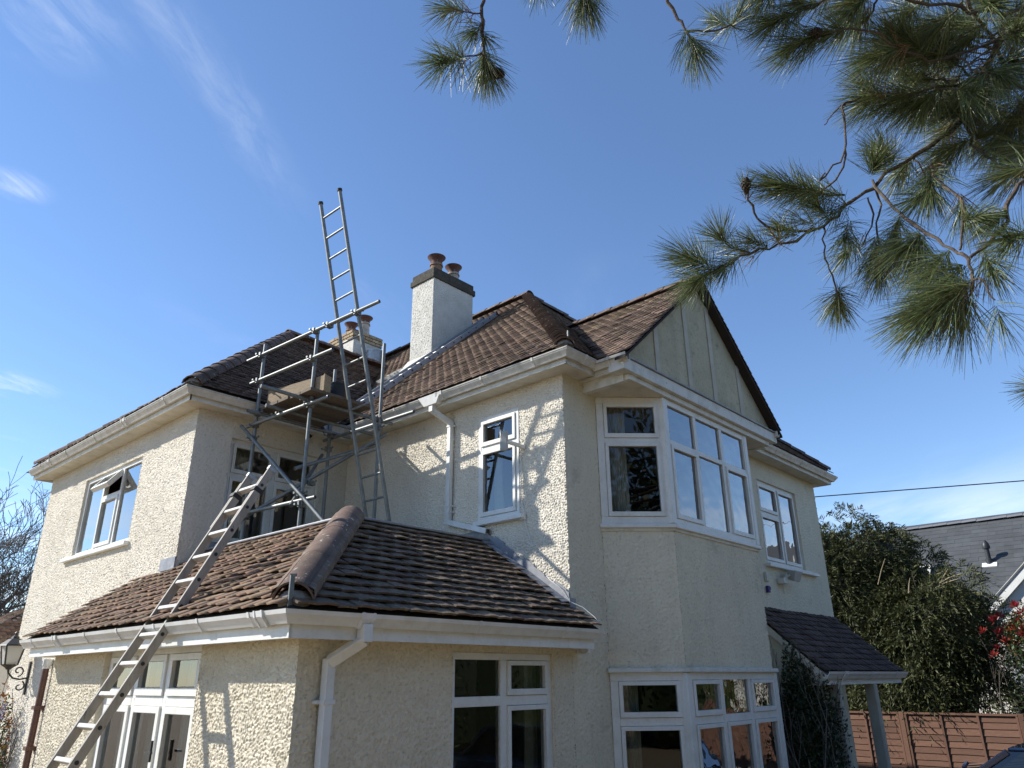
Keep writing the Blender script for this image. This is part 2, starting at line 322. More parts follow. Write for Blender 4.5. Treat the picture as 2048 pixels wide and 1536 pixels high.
class MB:
    def __init__(s): s.v = []; s.f = []
    def add(s, vs, fs):
        k = len(s.v); s.v += [tuple(p) for p in vs]; s.f += [tuple(i + k for i in f) for f in fs]
        return s
    def hexa(s, p):      # 8 corners: bottom 0-3, top 4-7
        return s.add(p, [(3, 2, 1, 0), (4, 5, 6, 7), (0, 1, 5, 4), (1, 2, 6, 5), (2, 3, 7, 6), (3, 0, 4, 7)])
    def box(s, x0, x1, y0, y1, z0, z1):
        return s.hexa([(x0, y0, z0), (x1, y0, z0), (x1, y1, z0), (x0, y1, z0), (x0, y0, z1), (x1, y0, z1), (x1, y1, z1), (x0, y1, z1)])
    def obox(s, c, a, b, d):   # centre and three half-axes
        c, a, b, d = Vector(c), Vector(a), Vector(b), Vector(d)
        return s.hexa([c - a - b - d, c + a - b - d, c + a + b - d, c - a + b - d, c - a - b + d, c + a - b + d, c + a + b + d, c - a + b + d])
    def bar(s, p, q, w, h, up=(0, 0, 1)):
        p, q = Vector(p), Vector(q); a = q - p; n = a.normalized(); up = Vector(up)
        sd = n.cross(up)
        if sd.length < 1e-4: sd = n.cross(Vector((1, 0, 0)))
        sd.normalize(); u = sd.cross(n)
        return s.obox((p + q) / 2, a / 2, sd * w / 2, u * h / 2)
    def path(s, pts, rad, n=8, caps=True):
        pts = [Vector(p) for p in pts]
        if not hasattr(rad, '__len__'): rad = [rad] * len(pts)
        k = len(s.v); ref = None
        for i, p in enumerate(pts):
            d = (pts[min(i + 1, len(pts) - 1)] - pts[max(i - 1, 0)]).normalized()
            if ref is None:
                ref = d.cross(Vector((0, 0, 1)) if abs(d.z) < 0.9 else Vector((1, 0, 0))).normalized()
            ref = (ref - d * ref.dot(d)).normalized(); b = d.cross(ref)
            for j in range(n):
                t = 2 * math.pi * j / n
                s.v.append(tuple(p + (ref * math.cos(t) + b * math.sin(t)) * rad[i]))
        for i in range(len(pts) - 1):
            for j in range(n):
                a = k + i * n + j; c = k + i * n + (j + 1) % n
                s.f.append((a, c, c + n, a + n))
        if caps:
            s.f.append(tuple(k + j for j in reversed(range(n)))); e = k + (len(pts) - 1) * n
            s.f.append(tuple(e + j for j in range(n)))
        return s
    def tube(s, p, q, r, n=10): return s.path([p, q], r, n)
    def lathe(s, c, prof, n=20, cap=True, axis='z'):
        k = len(s.v)
        for r, z in prof:
            for j in range(n):
                t = 2 * math.pi * j / n
                if axis == 'z': s.v.append((c[0] + r * math.cos(t), c[1] + r * math.sin(t), c[2] + z))
                elif axis == 'x': s.v.append((c[0] + z, c[1] + r * math.cos(t), c[2] + r * math.sin(t)))
                else: s.v.append((c[0] + r * math.cos(t), c[1] + z, c[2] + r * math.sin(t)))
        for i in range(len(prof) - 1):
            for j in range(n):
                a = k + i * n + j; b = k + i * n + (j + 1) % n
                s.f.append((a, b, b + n, a + n))
        if cap:
            s.f.append(tuple(k + j for j in reversed(range(n)))); e = k + (len(prof) - 1) * n
            s.f.append(tuple(e + j for j in range(n)))
        return s
    def poly(s, pts): return s.add(pts, [tuple(range(len(pts)))])
    def prism(s, pts, d):      # polygon thickened along vector d
        d = Vector(d); n = len(pts); a = [Vector(p) for p in pts]; b = [p + d for p in a]
        return s.add(a + b, [tuple(reversed(range(n))), tuple(range(n, 2 * n))] + [(i, (i + 1) % n, n + (i + 1) % n, n + i) for i in range(n)])
    def build(s, name, m, parent=None, smooth=False, label=None, cat=None, group=None, kind=None, bevel=0.0):
        me = bpy.data.meshes.new(name); me.from_pydata(s.v, [], s.f); me.update()
        if smooth:
            me.polygons.foreach_set('use_smooth', [True] * len(me.polygons))
            try: me.set_sharp_from_angle(angle=math.radians(40))
            except Exception: pass
        o = link(name, me, m, parent)
        if bevel:
            bv = o.modifiers.new('bevel', 'BEVEL'); bv.width = bevel; bv.segments = 2; bv.limit_method = 'ANGLE'
        return tag(o, label, cat, group, kind)

def np_mesh(name, v, f, m, parent=None, smooth=False):
    v = np.asarray(v, np.float32); f = np.asarray(f, np.int32)
    me = bpy.data.meshes.new(name)
    me.vertices.add(len(v)); me.vertices.foreach_set('co', v.ravel())
    k = f.shape[1]
    me.loops.add(f.size); me.loops.foreach_set('vertex_index', f.ravel())
    me.polygons.add(len(f)); me.polygons.foreach_set('loop_start', np.arange(0, f.size, k, dtype=np.int32))
    try: me.polygons.foreach_set('loop_total', np.full(len(f), k, np.int32))
    except Exception: pass
    if smooth: me.polygons.foreach_set('use_smooth', np.ones(len(f), bool))
    me.update(calc_edges=True); me.validate()
    return link(name, me, m, parent)

# ------------------------------------------------------------------ measured house plan (metres)
w, d = 2.412, 0.856
XW = -w; XE = -w - d
yI, yE, xr = 4.258, 9.746, 7.593
o = 0.366; zg = 5.14; ZS = 5.0
oe = 0.367; zge = 2.066; zt = 3.135; rr = 1.618; zse = 1.926
G = -0.55
TM, TW = 0.91, 0.885
TE = (zt - zge) / rr
YV = 5.15
bay = [(0.65, 0.0), (1.25, -0.6), (3.45, -0.6), (4.05, 0.0)]

# ------------------------------------------------------------------ ground
MB().add([(-400, -400, G), (400, -400, G), (400, 400, G), (-400, 400, G)], [(0, 1, 2, 3)]).build('ground', 'drive', kind='structure')

# ------------------------------------------------------------------ the house
house = thing('house', (2, 3, G), 'cream roughcast two storey house with brown tiled hipped roofs and a gabled bay', 'house')

# roughcast height field: a band of noise about 27 mm across, with raised dabs
NT = 1024; TEX = 0.0035
fx = np.fft.fftfreq(NT, TEX)
kk = np.hypot(fx[:, None], fx[None, :])
def bandnoise(period, width, seed):
    g = np.random.default_rng(seed).normal(size=(NT, NT))
    F = np.fft.fft2(g) * np.exp(-((kk - 1 / period) / (width / period)) ** 2)
    h = np.real(np.fft.ifft2(F)); return h / h.std()
HF = 0.95 * bandnoise(0.0275, 0.34, 1) + 0.30 * bandnoise(0.055, 0.5, 2)
HF = np.clip(HF + 0.25, -1.25, 0.85)
def hsample(s, z):
    a = (s / TEX) % NT; b = (z / TEX) % NT
    i = np.floor(a).astype(int); j = np.floor(b).astype(int); fa = a - i; fb = b - j
    i1 = (i + 1) % NT; j1 = (j + 1) % NT; i %= NT; j %= NT
    return HF[i, j] * (1 - fa) * (1 - fb) + HF[i1, j] * fa * (1 - fb) + HF[i, j1] * (1 - fa) * fb + HF[i1, j1] * fa * fb
def lines(a, b, br, step):
    pts = sorted({a, b, *[x for x in br if a < x < b]}); outl = []
    for p, q in zip(pts[:-1], pts[1:]):
        n = max(1, int(math.ceil((q - p) / step))); outl += list(np.linspace(p, q, n + 1)[:-1])
    return np.array(outl + [pts[-1]])
def rough_wall(P0, P1, z0, z1, opens, step, m, amp=0.006, n0=None, n1=None, soff=0.0, name='wall', top=None):
    P0, P1 = np.array(P0, float), np.array(P1, float); L = np.linalg.norm(P1 - P0); u = (P1 - P0) / L; n = np.array((u[1], -u[0]))
    sl_ = lines(0, L, [x for q in opens for x in q[:2]], step); zl = lines(z0, z1, [x for q in opens for x in q[2:]], step)
    SS, ZZ = np.meshgrid(sl_, zl, indexing='ij')
    h = amp * hsample(SS + soff, ZZ)
    X = P0[0] + u[0] * SS + n[0] * h; Y = P0[1] + u[1] * SS + n[1] * h
    if n0 is not None: X[0] += n0[0] * h[0]; Y[0] += n0[1] * h[0]
    if n1 is not None: X[-1] += n1[0] * h[-1]; Y[-1] += n1[1] * h[-1]
    ns, nz_ = SS.shape
    idx = np.arange(ns * nz_).reshape(ns, nz_)
    sc = (sl_[:-1] + sl_[1:]) / 2; zcn = (zl[:-1] + zl[1:]) / 2
    keep = np.ones((ns - 1, nz_ - 1), bool)
    for a, b, c_, e in opens:
        keep &= ~(((sc > a) & (sc < b))[:, None] & ((zcn > c_) & (zcn < e))[None, :])
    F = np.stack([idx[:-1, :-1], idx[1:, :-1], idx[1:, 1:], idx[:-1, 1:]], -1)[keep]
    vv = np.stack([X.ravel(), Y.ravel(), ZZ.ravel()], -1)
    us = np.unique(F); rm = np.zeros(len(vv), int); rm[us] = np.arange(len(us))
    ob = np_mesh(name, vv[us], rm[F], m, house, smooth=False)
    # plastered reveals round each opening
    rv = MB()
    for a, b, c_, e in opens:
        def pt(s_, dd, z): return (P0[0] + u[0] * s_ + n[0] * dd, P0[1] + u[1] * s_ + n[1] * dd, z)
        D = -0.16; Q = 0.004
        ring = [(a, c_), (b, c_), (b, e), (a, e)]
        for (s1, za), (s2, zb) in zip(ring, ring[1:] + ring[:1]):
            rv.poly([pt(s1, Q, za), pt(s2, Q, zb), pt(s2, D, zb), pt(s1, D, za)])
    if rv.v: rv.build('reveal', m, ob)
    return ob

nX, nY = (-1, 0), (0, -1)
# wing, sunlit side (far corner -> near corner); openings are (s0, s1, z0, z1)
rough_wall((XW, yE), (XW, yI), G, 0.45, [], 0.05, 'roughcast', 0.006)
rough_wall((XW, yE), (XW, yI), 0.45, ZS, [(yE - 8.0, yE - 5.86, 3.43, 4.66)], 0.0105, 'roughcast', 0.0100, n1=nY)
rough_wall((XW, yI), (0, yI), 2.6, ZS, [(0.51, 1.91, 3.25, 4.70)], 0.016, 'roughcast', 0.007, n0=nX, n1=nX, soff=5.488)
rough_wall((0, yI), (0, 0), 2.2, ZS, [(yI - 1.39, yI - 0.70, 3.405, 4.745)], 0.009, 'roughcast', 0.0100, n0=nY, n1=nY, soff=7.9)
rough_wall((0, 0), (0.65, 0), G, ZS, [], 0.014, 'roughcast_bay', 0.0085, n0=nX, soff=12.158)
rough_wall((4.05, 0), (xr, 0), G, ZS, [(5.09 - 4.05, 6.62 - 4.05, 3.28, 4.65)], 0.016, 'roughcast_bay', 0.0082)
rough_wall(bay[0], bay[1], 1.70, 3.24, [], 0.014, 'roughcast_bay', 0.0082, soff=1.0, name='bay_wall')
rough_wall(bay[1], bay[2], 1.70, 3.24, [], 0.014, 'roughcast_bay', 0.0082, soff=1.849, name='bay_wall')
rough_wall(bay[2], bay[3], 1.70, 3.24, [], 0.03, 'roughcast_bay', 0.0082, soff=4.05, name='bay_wall')
for a, b in zip(bay[:-1], bay[1:]): rough_wall(a, b, G, 0.12, [], 0.06, 'roughcast_bay', 0.004, name='bay_wall')
# single storey extension
rough_wall((XE, 5.09), (XE, 0), G, 0.5, [(5.09 - 3.60, 5.09 - 1.50, G + 0.1, 0.5)], 0.05, 'roughcast_ext', 0.006, soff=20.0, name='extension_wall')
rough_wall((XE, 5.09), (XE, 0), 0.5, zse, [(5.09 - 3.60, 5.09 - 1.50, 0.5, 1.915)], 0.0088, 'roughcast_ext', 0.0100, n1=nY, soff=20.0, name='extension_wall')
rough_wall((XE, 0), (0, 0), G, zse, [(XE * -1 - 1.71, XE * -1 - 0.32, -0.35, 1.83)], 0.0125, 'roughcast_ext', 0.0085, n0=nX, soff=25.09, name='extension_wall')
hid = MB()   # the sides that the picture does not show
hid.poly([(XW, yE, G), (xr, yE, G), (xr, yE, ZS), (XW, yE, ZS)])
hid.poly([(xr, 0, G), (xr, yE + 2, G), (xr, yE + 2, ZS), (xr, 0, ZS)])
hid.poly([(XE, 5.09, G), (XW, 5.09, G), (XW, 5.09, 2.6), (XE, 5.09, 2.0)])
hid.build('rear_wall', 'roughcast', house)

# rooms behind the glass
im = MB()
im.poly([(.02, .02, 4.93), (xr - .1, .02, 4.93), (xr - .1, yE - .1, 4.93), (.02, yE - .1, 4.93)])
im.poly([(XW + .02, yI + .02, 4.935), (.02, yI + .02, 4.935), (.02, yE - .1, 4.935), (XW + .02, yE - .1, 4.935)])
im.poly([(0.2, .1, 2.95), (xr - .1, .1, 2.95), (xr - .1, yE - .1, 2.95), (0.2, yE - .1, 2.95)])
im.poly([(XW + .1, yI + .1, 2.97), (0.2, yI + .1, 2.97), (0.2, yE - .1, 2.97), (XW + .1, yE - .1, 2.97)])
im.build('ceiling', 'interior', house)
im = MB()
im.poly([(0.3, 3.4, G), (xr, 3.4, G), (xr, 3.4, 4.9), (0.3, 3.4, 4.9)])
im.poly([(4.6, .1, G), (4.6, 3.4, G), (4.6, 3.4, 4.9), (4.6, .1, 4.9)])
im.poly([(0.55, 0.2, G), (0.55, 3.4, G), (0.55, 3.4, 2.9), (0.55, 0.2, 2.9)])
im.poly([(1.6, 0.5, 2.98), (1.6, 3.4, 2.98), (1.6, 3.4, 4.9), (1.6, 0.5, 4.9)])
im.poly([(0.4, yI + .1, G), (0.4, yE, G), (0.4, yE, 4.9), (0.4, yI + .1, 4.9)])
im.poly([(XE + .2, yI - .1, G), (0.2, yI - .1, G), (0.2, yI - .1, 2.2), (XE + .2, yI - .1, 2.2)])
im.poly([(-.05, .2, G), (-.05, yI, G), (-.05, yI, 2.2), (-.05, .2, 2.2)])
im.build('partition', 'interior_dark', house)
im = MB()
im.poly([(XE + .1, .1, 2.0), (-.02, .1, 2.0), (-.02, yI, 2.0), (XE + .1, yI, 2.0)])
im.build('extension_ceiling', 'interior', house)

# ------------------------------------------------------------------ windows
def frame_of(P0, P1):
    P0 = Vector((P0[0], P0[1], 0)); P1 = Vector((P1[0], P1[1], 0)); u = (P1 - P0).normalized(); n = Vector((u.y, -u.x, 0)); return P0, u, n, (P1 - P0).length
def window(P0, P1, z0, z1, cols, inset=0.035, fw=0.06, mull=0.062, gl='glass', sill=None, sillz=0.06, sdrop=0.0, bars=0.045, sill_mat='white_trim', trans=0.062):
    P, u, n, L = frame_of(P0, P1)
    root = None
    def lb(mb, s0, s1, d0, d1, a, b):
        c = P + u * ((s0 + s1) / 2) + n * ((d0 + d1) / 2) + Vector((0, 0, (a + b) / 2))
        mb.obox(c, u * (s1 - s0) / 2, n * (d1 - d0) / 2, Vector((0, 0, (b - a) / 2)))
    fr = MB(); D0, D1 = -inset - 0.07, -inset
    lb(fr, 0, L, D0, D1, z0, z0 + fw); lb(fr, 0, L, D0, D1, z1 - fw, z1)
    lb(fr, 0, fw, D0, D1, z0 + fw, z1 - fw); lb(fr, L - fw, L, D0, D1, z0 + fw, z1 - fw)
    tot = sum(c[0] for c in cols); inner = L - 2 * fw - mull * (len(cols) - 1)
    s = fw; panes = []
    for i, (cw, rows) in enumerate(cols):
        wd = inner * cw / tot
        if i < len(cols) - 1: lb(fr, s + wd, s + wd + mull, D0, D1 - 0.003, z0 + fw, z1 - fw)
        H = z1 - z0 - 2 * fw - trans * (len(rows) - 1); ht = sum(r[0] for r in rows); zt_ = z1 - fw
        for j, (rh, kind) in enumerate(rows):
            hh = H * rh / ht
            panes.append((s, s + wd, zt_ - hh, zt_, kind))
            if j < len(rows) - 1: lb(fr, s, s + wd, D0, D1 - 0.003, zt_ - hh - trans, zt_ - hh)
            zt_ -= hh + trans
        s += wd + mull
    root = fr.build('window', 'white_trim', house, bevel=0.004)
    for a, b, c_, e, kind in panes:
        g = 0.0
        if kind in ('s', 'o'):
            sb = MB(); b0, b1 = D0 + 0.012, D1 + 0.016
            lb(sb, a + .003, b - .003, b0, b1, c_ + .003, c_ + bars + .012); lb(sb, a + .003, b - .003, b0, b1, e - bars, e - .003)
            lb(sb, a + .003, a + bars, b0, b1, c_ + bars + .012, e - bars); lb(sb, b - bars, b - .003, b0, b1, c_ + bars + .012, e - bars)
            g = bars
            so = sb.build('sash', 'white_trim', root, bevel=0.003)
        gp = MB(); gd = D1 - 0.022 if g else D1 - 0.03
        c4 = [P + u * x + n * gd + Vector((0, 0, z)) for x, z in ((a + g, c_ + g + (.012 if g else 0)), (b - g, c_ + g + (.012 if g else 0)), (b - g, e - g), (a + g, e - g))]
        gp.poly(c4)
        if kind == 'o':
            hinge = P + u * a + n * D1 + Vector((0, 0, e))
            R = Matrix.Translation(hinge) @ Matrix.Rotation(math.radians(-38), 4, u) @ Matrix.Translation(-hinge)
            so.data.transform(R); gp.v = [tuple(R @ Vector(p)) for p in gp.v]
        gp.build('pane', gl, root)
    if sill is not None:
        sm = MB(); lb(sm, sill[0], L + sill[1], -0.10, sill[2], z0 - sillz - sdrop, z0 - 0.004 - sdrop)
        sm.build('sill', sill_mat, root, bevel=0.008)
    return root
def curtain(P0, P1, s0, s1, z0, z1, back=0.22, m='curtain', waves=7, parent=None, gather=0.0):
    P, u, n, L = frame_of(P0, P1); mb = MB(); N_ = waves * 6; rows = 7
    for j in range(rows):
        t = j / (rows - 1); zz = z1 + (z0 - z1) * t
        for i in range(N_ + 1):
            q = i / N_; pinch = 1 - gather * math.sin(math.pi * t) 
            s_ = s0 + (s1 - s0) * q * pinch
            dd = -back - 0.035 * math.sin(q * waves * 2 * math.pi + 0.6 * math.sin(5 * q)) * (0.5 + 0.5 * t)
            mb.v.append(tuple(P + u * s_ + n * dd + Vector((0, 0, zz))))
    for j in range(rows - 1):
        for i in range(N_):
            a = j * (N_ + 1) + i; mb.f.append((a, a + 1, a + N_ + 2, a + N_ + 1))
    return mb.build('curtain', m, parent, smooth=True)
A, B = (XW, 8.0), (XW, 5.86)
w1 = window(A, B, 3.43, 4.66, [(1, [(1, 'f')]), (1, [(.30, 'o'), (.70, 's')]), (1, [(1, 'f')])], sill=(-.28, .06, .075), inset=0.03, gl='glass_sky')
curtain(A, B, 0.05, 0.30, 3.45, 4.62, parent=w1, waves=4); curtain(A, B, 1.82, 2.08, 3.45, 4.62, parent=w1, waves=4)
A, B = (-1.90, yI), (-0.505, yI)
w2 = window(A, B, 3.25, 4.70, [(1, [(.32, 's'), (.68, 's')]), (1, [(.32, 's'), (.68, 's')])], sill=(-.05, .05, .05), inset=0.05)
curtain(A, B, 0.08, 0.42, 3.27, 4.65, parent=w2, waves=4, m='curtain_green')
A, B = (0, 1.39), (0, 0.70)
w3 = window(A, B, 3.405, 4.745, [(1, [(.29, 's'), (.71, 's')])], sill=(-.02, .09, .085), inset=-0.012, fw=0.05, gl='glass_sky')
curtain(A, B, 0.06, 0.26, 3.42, 4.70, parent=w3, waves=4, gather=0.3)
w4 = window(bay[1], bay[2], 3.285, 4.87, [(1, [(.33, 'f'), (.67, 's')]), (1, [(.33, 'f'), (.67, 'f')]), (1, [(.33, 'f'), (.67, 's')])], inset=-0.02, gl='glass_bay', sill=(-.02, .03, .055), sillz=0.05, fw=0.075, mull=0.075)
curtain(bay[1], bay[2], 1.80, 2.15, 3.3, 4.84, parent=w4, waves=5)
w5 = window(bay[0], bay[1], 3.285, 4.87, [(1, [(.33, 's'), (.67, 's')])], inset=-0.02, gl='glass_old', sill=(-.03, .02, .055), sillz=0.05, fw=0.085)
curtain(bay[0], bay[1], 0.13, 0.40, 3.3, 4.84, parent=w5, waves=6, gather=0.05)
window(bay[2], bay[3], 3.285, 4.87, [(1, [(.33, 'f'), (.67, 'f')])], inset=-0.02, sill=(-.02, .02, .055), sillz=0.05, fw=0.085)
w6 = window((5.09, 0), (6.62, 0), 3.28, 4.65, [(1, [(.38, 's'), (.62, 's')]), (.92, [(1, 's')])], inset=0.035, gl='glass_bay', sill=(-.06, .40, .08))
w7 = window(bay[1], bay[2], 0.18, 1.655, [(1, [(.30, 's'), (.70, 's')]), (1, [(.30, 'f'), (.70, 's')]), (1, [(.30, 's'), (.70, 's')])], inset=-0.02, gl='glass_bay', fw=0.08, mull=0.075, trans=.08, sill=(-.02, .02, .06))
curtain(bay[1], bay[2], 1.74, 2.10, 0.2, 1.64, parent=w7, waves=6, m='curtain_green')
w8 = window(bay[0], bay[1], 0.18, 1.655, [(1, [(.30, 's'), (.70, 's')])], inset=-0.02, gl='glass_old', fw=0.085, trans=.08, sill=(-.02, .02, .06))
curtain(bay[0], bay[1], 0.10, 0.34, 0.2, 1.64, parent=w8, waves=6, m='curtain_green')
window(bay[2], bay[3], 0.18, 1.655, [(1, [(1, 'f')])], inset=-0.02, fw=0.085)
w9 = window((-1.71, 0), (-0.32, 0), -0.35, 1.83, [(1, [(.135, 'f'), (.72, 'f')]), (1, [(.135, 's'), (.72, 's')])], inset=0.03, fw=0.062, trans=0.085, gl='glass_old', mull=.085)
curtain((-1.71, 0), (-0.32, 0), 1.20, 1.36, -.3, 1.8, parent=w9, waves=3, m='curtain_green')
w10 = window((XE, 3.60), (XE, 1.50), G + 0.1, 1.915, [(1, [(.17, 's'), (.83, 's')]), (1, [(.17, 's'), (.83, 's')]), (1, [(.17, 's'), (.83, 's')])], inset=0.05, fw=0.07, trans=0.085, mull=.07, bars=.06)
curtain((XE, 3.60), (XE, 1.50), 0.1, 0.62, G + .15, 1.86, parent=w10, waves=6); curtain((XE, 3.60), (XE, 1.50), 0.75, 1.0, G + .15, 1.86, parent=w10, waves=4, m='curtain_green'); curtain((XE, 3.60), (XE, 1.50), 1.45, 1.6, G + .15, 1.86, parent=w10, waves=3)
hd = MB(); hd.bar((XE - .02, 2.17, .95), (XE - .02, 2.17, 1.12), .03, .02, up=(1, 0, 0)); hd.bar((XE - .06, 2.17, 1.03), (XE - .06, 2.06, 1.03), .02, .02); hd.build('door_handle', 'iron', w10)
# boards over and under the bay windows
for a, b in zip(bay[:-1], bay[1:]):
    P, u, n, L = frame_of(a, b)
    for z0_, z1_, dp in ((1.655, 1.70, .07), (3.20, 3.238, .02)):
        tr_ = MB(); tr_.obox(P + u * L / 2 + n * (dp / 2 - .05) + Vector((0, 0, (z0_ + z1_) / 2)), u * (L / 2 + .025), n * (dp / 2 + .05), Vector((0, 0, (z1_ - z0_) / 2)))
        tr_.build('bay_moulding', 'white_old', house, bevel=0.006)
for x, y in bay[1:3]:
    for z0_, z1_ in ((3.29, 4.868), (0.19, 1.652)): co = MB(); co.obox((x, y + .02, (z0_ + z1_) / 2), (.05, 0, 0), (0, .05, 0), (0, 0, (z1_ - z0_) / 2)); co.build('bay_post', 'white_trim', house, bevel=0.01)

# ------------------------------------------------------------------ eaves: soffits, fascias, gutters
def fascia_run(A, B, n, zb, zt_, dep=0.022, name='fascia', m='white_old'):
    A, B, n = Vector(A), Vector(B), Vector(n)
    mb = MB(); c = (A + B) / 2; c.z = (zb + zt_) / 2
    mb.obox(c - n * dep / 2, (B - A) / 2, n * dep / 2, Vector((0, 0, (zt_ - zb) / 2)))
    return mb.build(name, m, house)
PROF = [(0, 0), (0, -.082), (.048, -.094), (.072, -.06), (.10, -.03), (.110, .0), (.101, .0), (.092, -.024), (.065, -.052), (.044, -.084), (.009, -.074), (.009, 0)]
def gutter(A, B, n, z, m='gutter_white', m0=0.0, m1=0.0, unions=(), brackets=0.9, parent=None):
    """A, B on the fascia face; n points away from the house; m0, m1 mitre the ends."""
    A, B, n = Vector((A[0], A[1], z)), Vector((B[0], B[1], z)), Vector((n[0], n[1], 0)); u = (B - A).normalized(); L = (B - A).length
    def prof(s_, mi, grow=0.0, pr=PROF): return [A + u * (s_ + mi * p[0]) + n * (p[0] + (grow if p[0] > .02 else 0)) + Vector((0, 0, p[1] - (grow if p[1] < -.02 else -grow * .5))) for p in pr]
    mb = MB(); k = len(PROF)
    ringa, ringb = prof(0, m0), prof(L, m1)
    mb.add(ringa + ringb, [tuple(range(k)), tuple(reversed(range(k, 2 * k)))] + [(i, i + k, (i + 1) % k + k, (i + 1) % k) for i in range(k)])
    g = mb.build('gutter', m, house, bevel=0.0)
    def collar(s_, wd, gr, nm):
        c = MB(); ra, rb = prof(s_ - wd / 2, 0, gr), prof(s_ + wd / 2, 0, gr)
        c.add(ra + rb, [tuple(range(k)), tuple(reversed(range(k, 2 * k)))] + [(i, i + k, (i + 1) % k + k, (i + 1) % k) for i in range(k)])
        return c.build(nm, m, g)
    if brackets:
        nb = max(1, int(L / brackets)); 
        for i in range(nb): collar((i + .5) * L / nb, .028, .006, 'bracket')
    for s_ in unions: collar(s_, .13, .008, 'union'); collar(s_ - .05, .02, .013, 'clip'); collar(s_ + .05, .02, .013, 'clip')
    return g
FO = o - 0.11                # fascia offset from the wall
def box_eave(pts, zb, zt_, out_, m='soffit'):
    """soffit sheet along a wall line; pts are (wall point, fascia point) pairs"""
    mb = MB()
    for (a, b), (c_, e) in zip(pts[:-1], pts[1:]):
        mb.hexa([(*a, zb), (*c_, zb), (*e, zb), (*b, zb), (*a, zb + .012), (*c_, zb + .012), (*e, zb + .012), (*b, zb + .012)])
    return mb.build('soffit', m, house)
F = FO - .011
box_eave([((XW + .05, yE), (XW - F, yE + F)), ((XW + .05, yI + .05), (XW - F, yI - F)), ((-.0 + .05, yI + .05), (-F, yI - F)), ((.05, .05), (-F, -F)), ((0.5, .05), (0.5, -F))], ZS - .002, 0, F)
box_eave([((4.1, .05), (4.1, -F)), ((xr - .05, .05), (xr + F, -F)), ((xr - .05, yE), (xr + F, yE))], ZS - .002, 0, F)
F = FO
zb, zt_ = ZS - .012, zg + .01
fascia_run((XW - F, yE + F, 0), (XW - F, yI - F, 0), (-1, 0, 0), zb, zt_)
fascia_run((XW - F + .003, yI - F, 0), (-F, yI - F, 0), (0, -1, 0), zb, zt_)
fascia_run((-F, yI - F, 0), (-F, -F, 0), (-1, 0, 0), zb, zt_)
fascia_run((-F + .003, -F, 0), (0.42, -F, 0), (0, -1, 0), zb, zt_)
fascia_run((4.2, -F, 0), (xr + F - .003, -F, 0), (0, -1, 0), zb, zt_)
fascia_run((xr + F, -F, 0), (xr + F, yE, 0), (1, 0, 0), zb, zt_)
fascia_run((XW - F, yE + F, 0), (-1.0, yE + F, 0), (0, 1, 0), zb, zt_)
gutter((XW - F, yE + F - .02), (XW - F, yI - F), nX, zg, m1=1, unions=(1.0, 4.1), brackets=1.05)
gutter((XW - F, yI - F), (-F, yI - F), nY, zg, m0=-1, m1=-1)
gutter((-F, yI - F), (-F, -F), nX, zg, m0=1, m1=1, unions=(2.2,), brackets=0.75)
gutter((-F, -F), (0.30, -F), nY, zg, m0=-1, m1=0, brackets=0.3)
gutter((4.75, -F), (xr + F, -F), nY, zg, m1=1, brackets=0.9)
gutter((xr + F, -F), (xr + F, 3), (1, 0), zg, m0=-1)
# extension eaves
FE = oe - .11
FI = FE - .011
box_eave([((XE + .05, YV + .02), (XE - FI, YV + .02)), ((XE + .05, .05), (XE - FI, -FI)), ((0.02, .05), (0.02, -FI))], zse - .03, 0, FI, 'white_trim')
fascia_run((XE - FE, YV + .02, 0), (XE - FE, -FE, 0), (-1, 0, 0), zse - .045, zge + .01, m='white_trim')
fascia_run((XE - FE + .003, -FE, 0), (0.02, -FE, 0), (0, -1, 0), zse - .045, zge + .01, m='white_trim')
e_ = MB(); e_.box(XE - FE + .003, XE + .06, YV + .021, YV + .04, zse - .045, zge + .02); e_.build('fascia', 'white_trim', house)
e_ = MB(); e_.box(.021, .042, -FE + .003, -.003, zse - .045, zge + .02); e_.build('fascia', 'white_trim', house)
gutter((XE - FE, 5.27), (XE - FE, -FE), nX, zge, 'gutter_clean', m1=1, unions=(1.15, 5.28), brackets=0.72)
gutter((XE - FE, -FE), (0.075, -FE), nY, zge, 'gutter_clean', m0=-1, unions=(0.60,), brackets=1.15)
# downpipe on the extension corner
def pipe_sq(pts, wd, dp, name, m, parent, up=(0, 1, 0)):
    mb = MB()
    for a, b in zip(pts[:-1], pts[1:]):
        mb.bar(a, b, wd, dp, up=up)
    return mb.build(name, m, parent, bevel=0.006)
xp = -2.93
p1 = pipe_sq([(xp + .02, -.31, zge - .07), (xp + .02, -.31, zge - .20)], .085, .085, 'downpipe', 'gutter_clean', house)
pipe_sq([(xp + .02, -.31, zge - .18), (xp - .11, -.07, zge - .335)], .078, .078, 'offset_bend', 'gutter_clean', p1)
pipe_sq([(xp - .11, -.065, zge - .31), (xp - .11, -.065, G + .1)], .074, .074, 'pipe', 'gutter_clean', p1)
for zz in (1.44, 0.2):
    mb = MB(); mb.box(xp - .16, xp - .06, -.11, -.02, zz, zz + .028); mb.box(xp - .19, xp - .16, -.06, -.002, zz + .002, zz + .026); mb.build('clip', 'gutter_clean', p1)
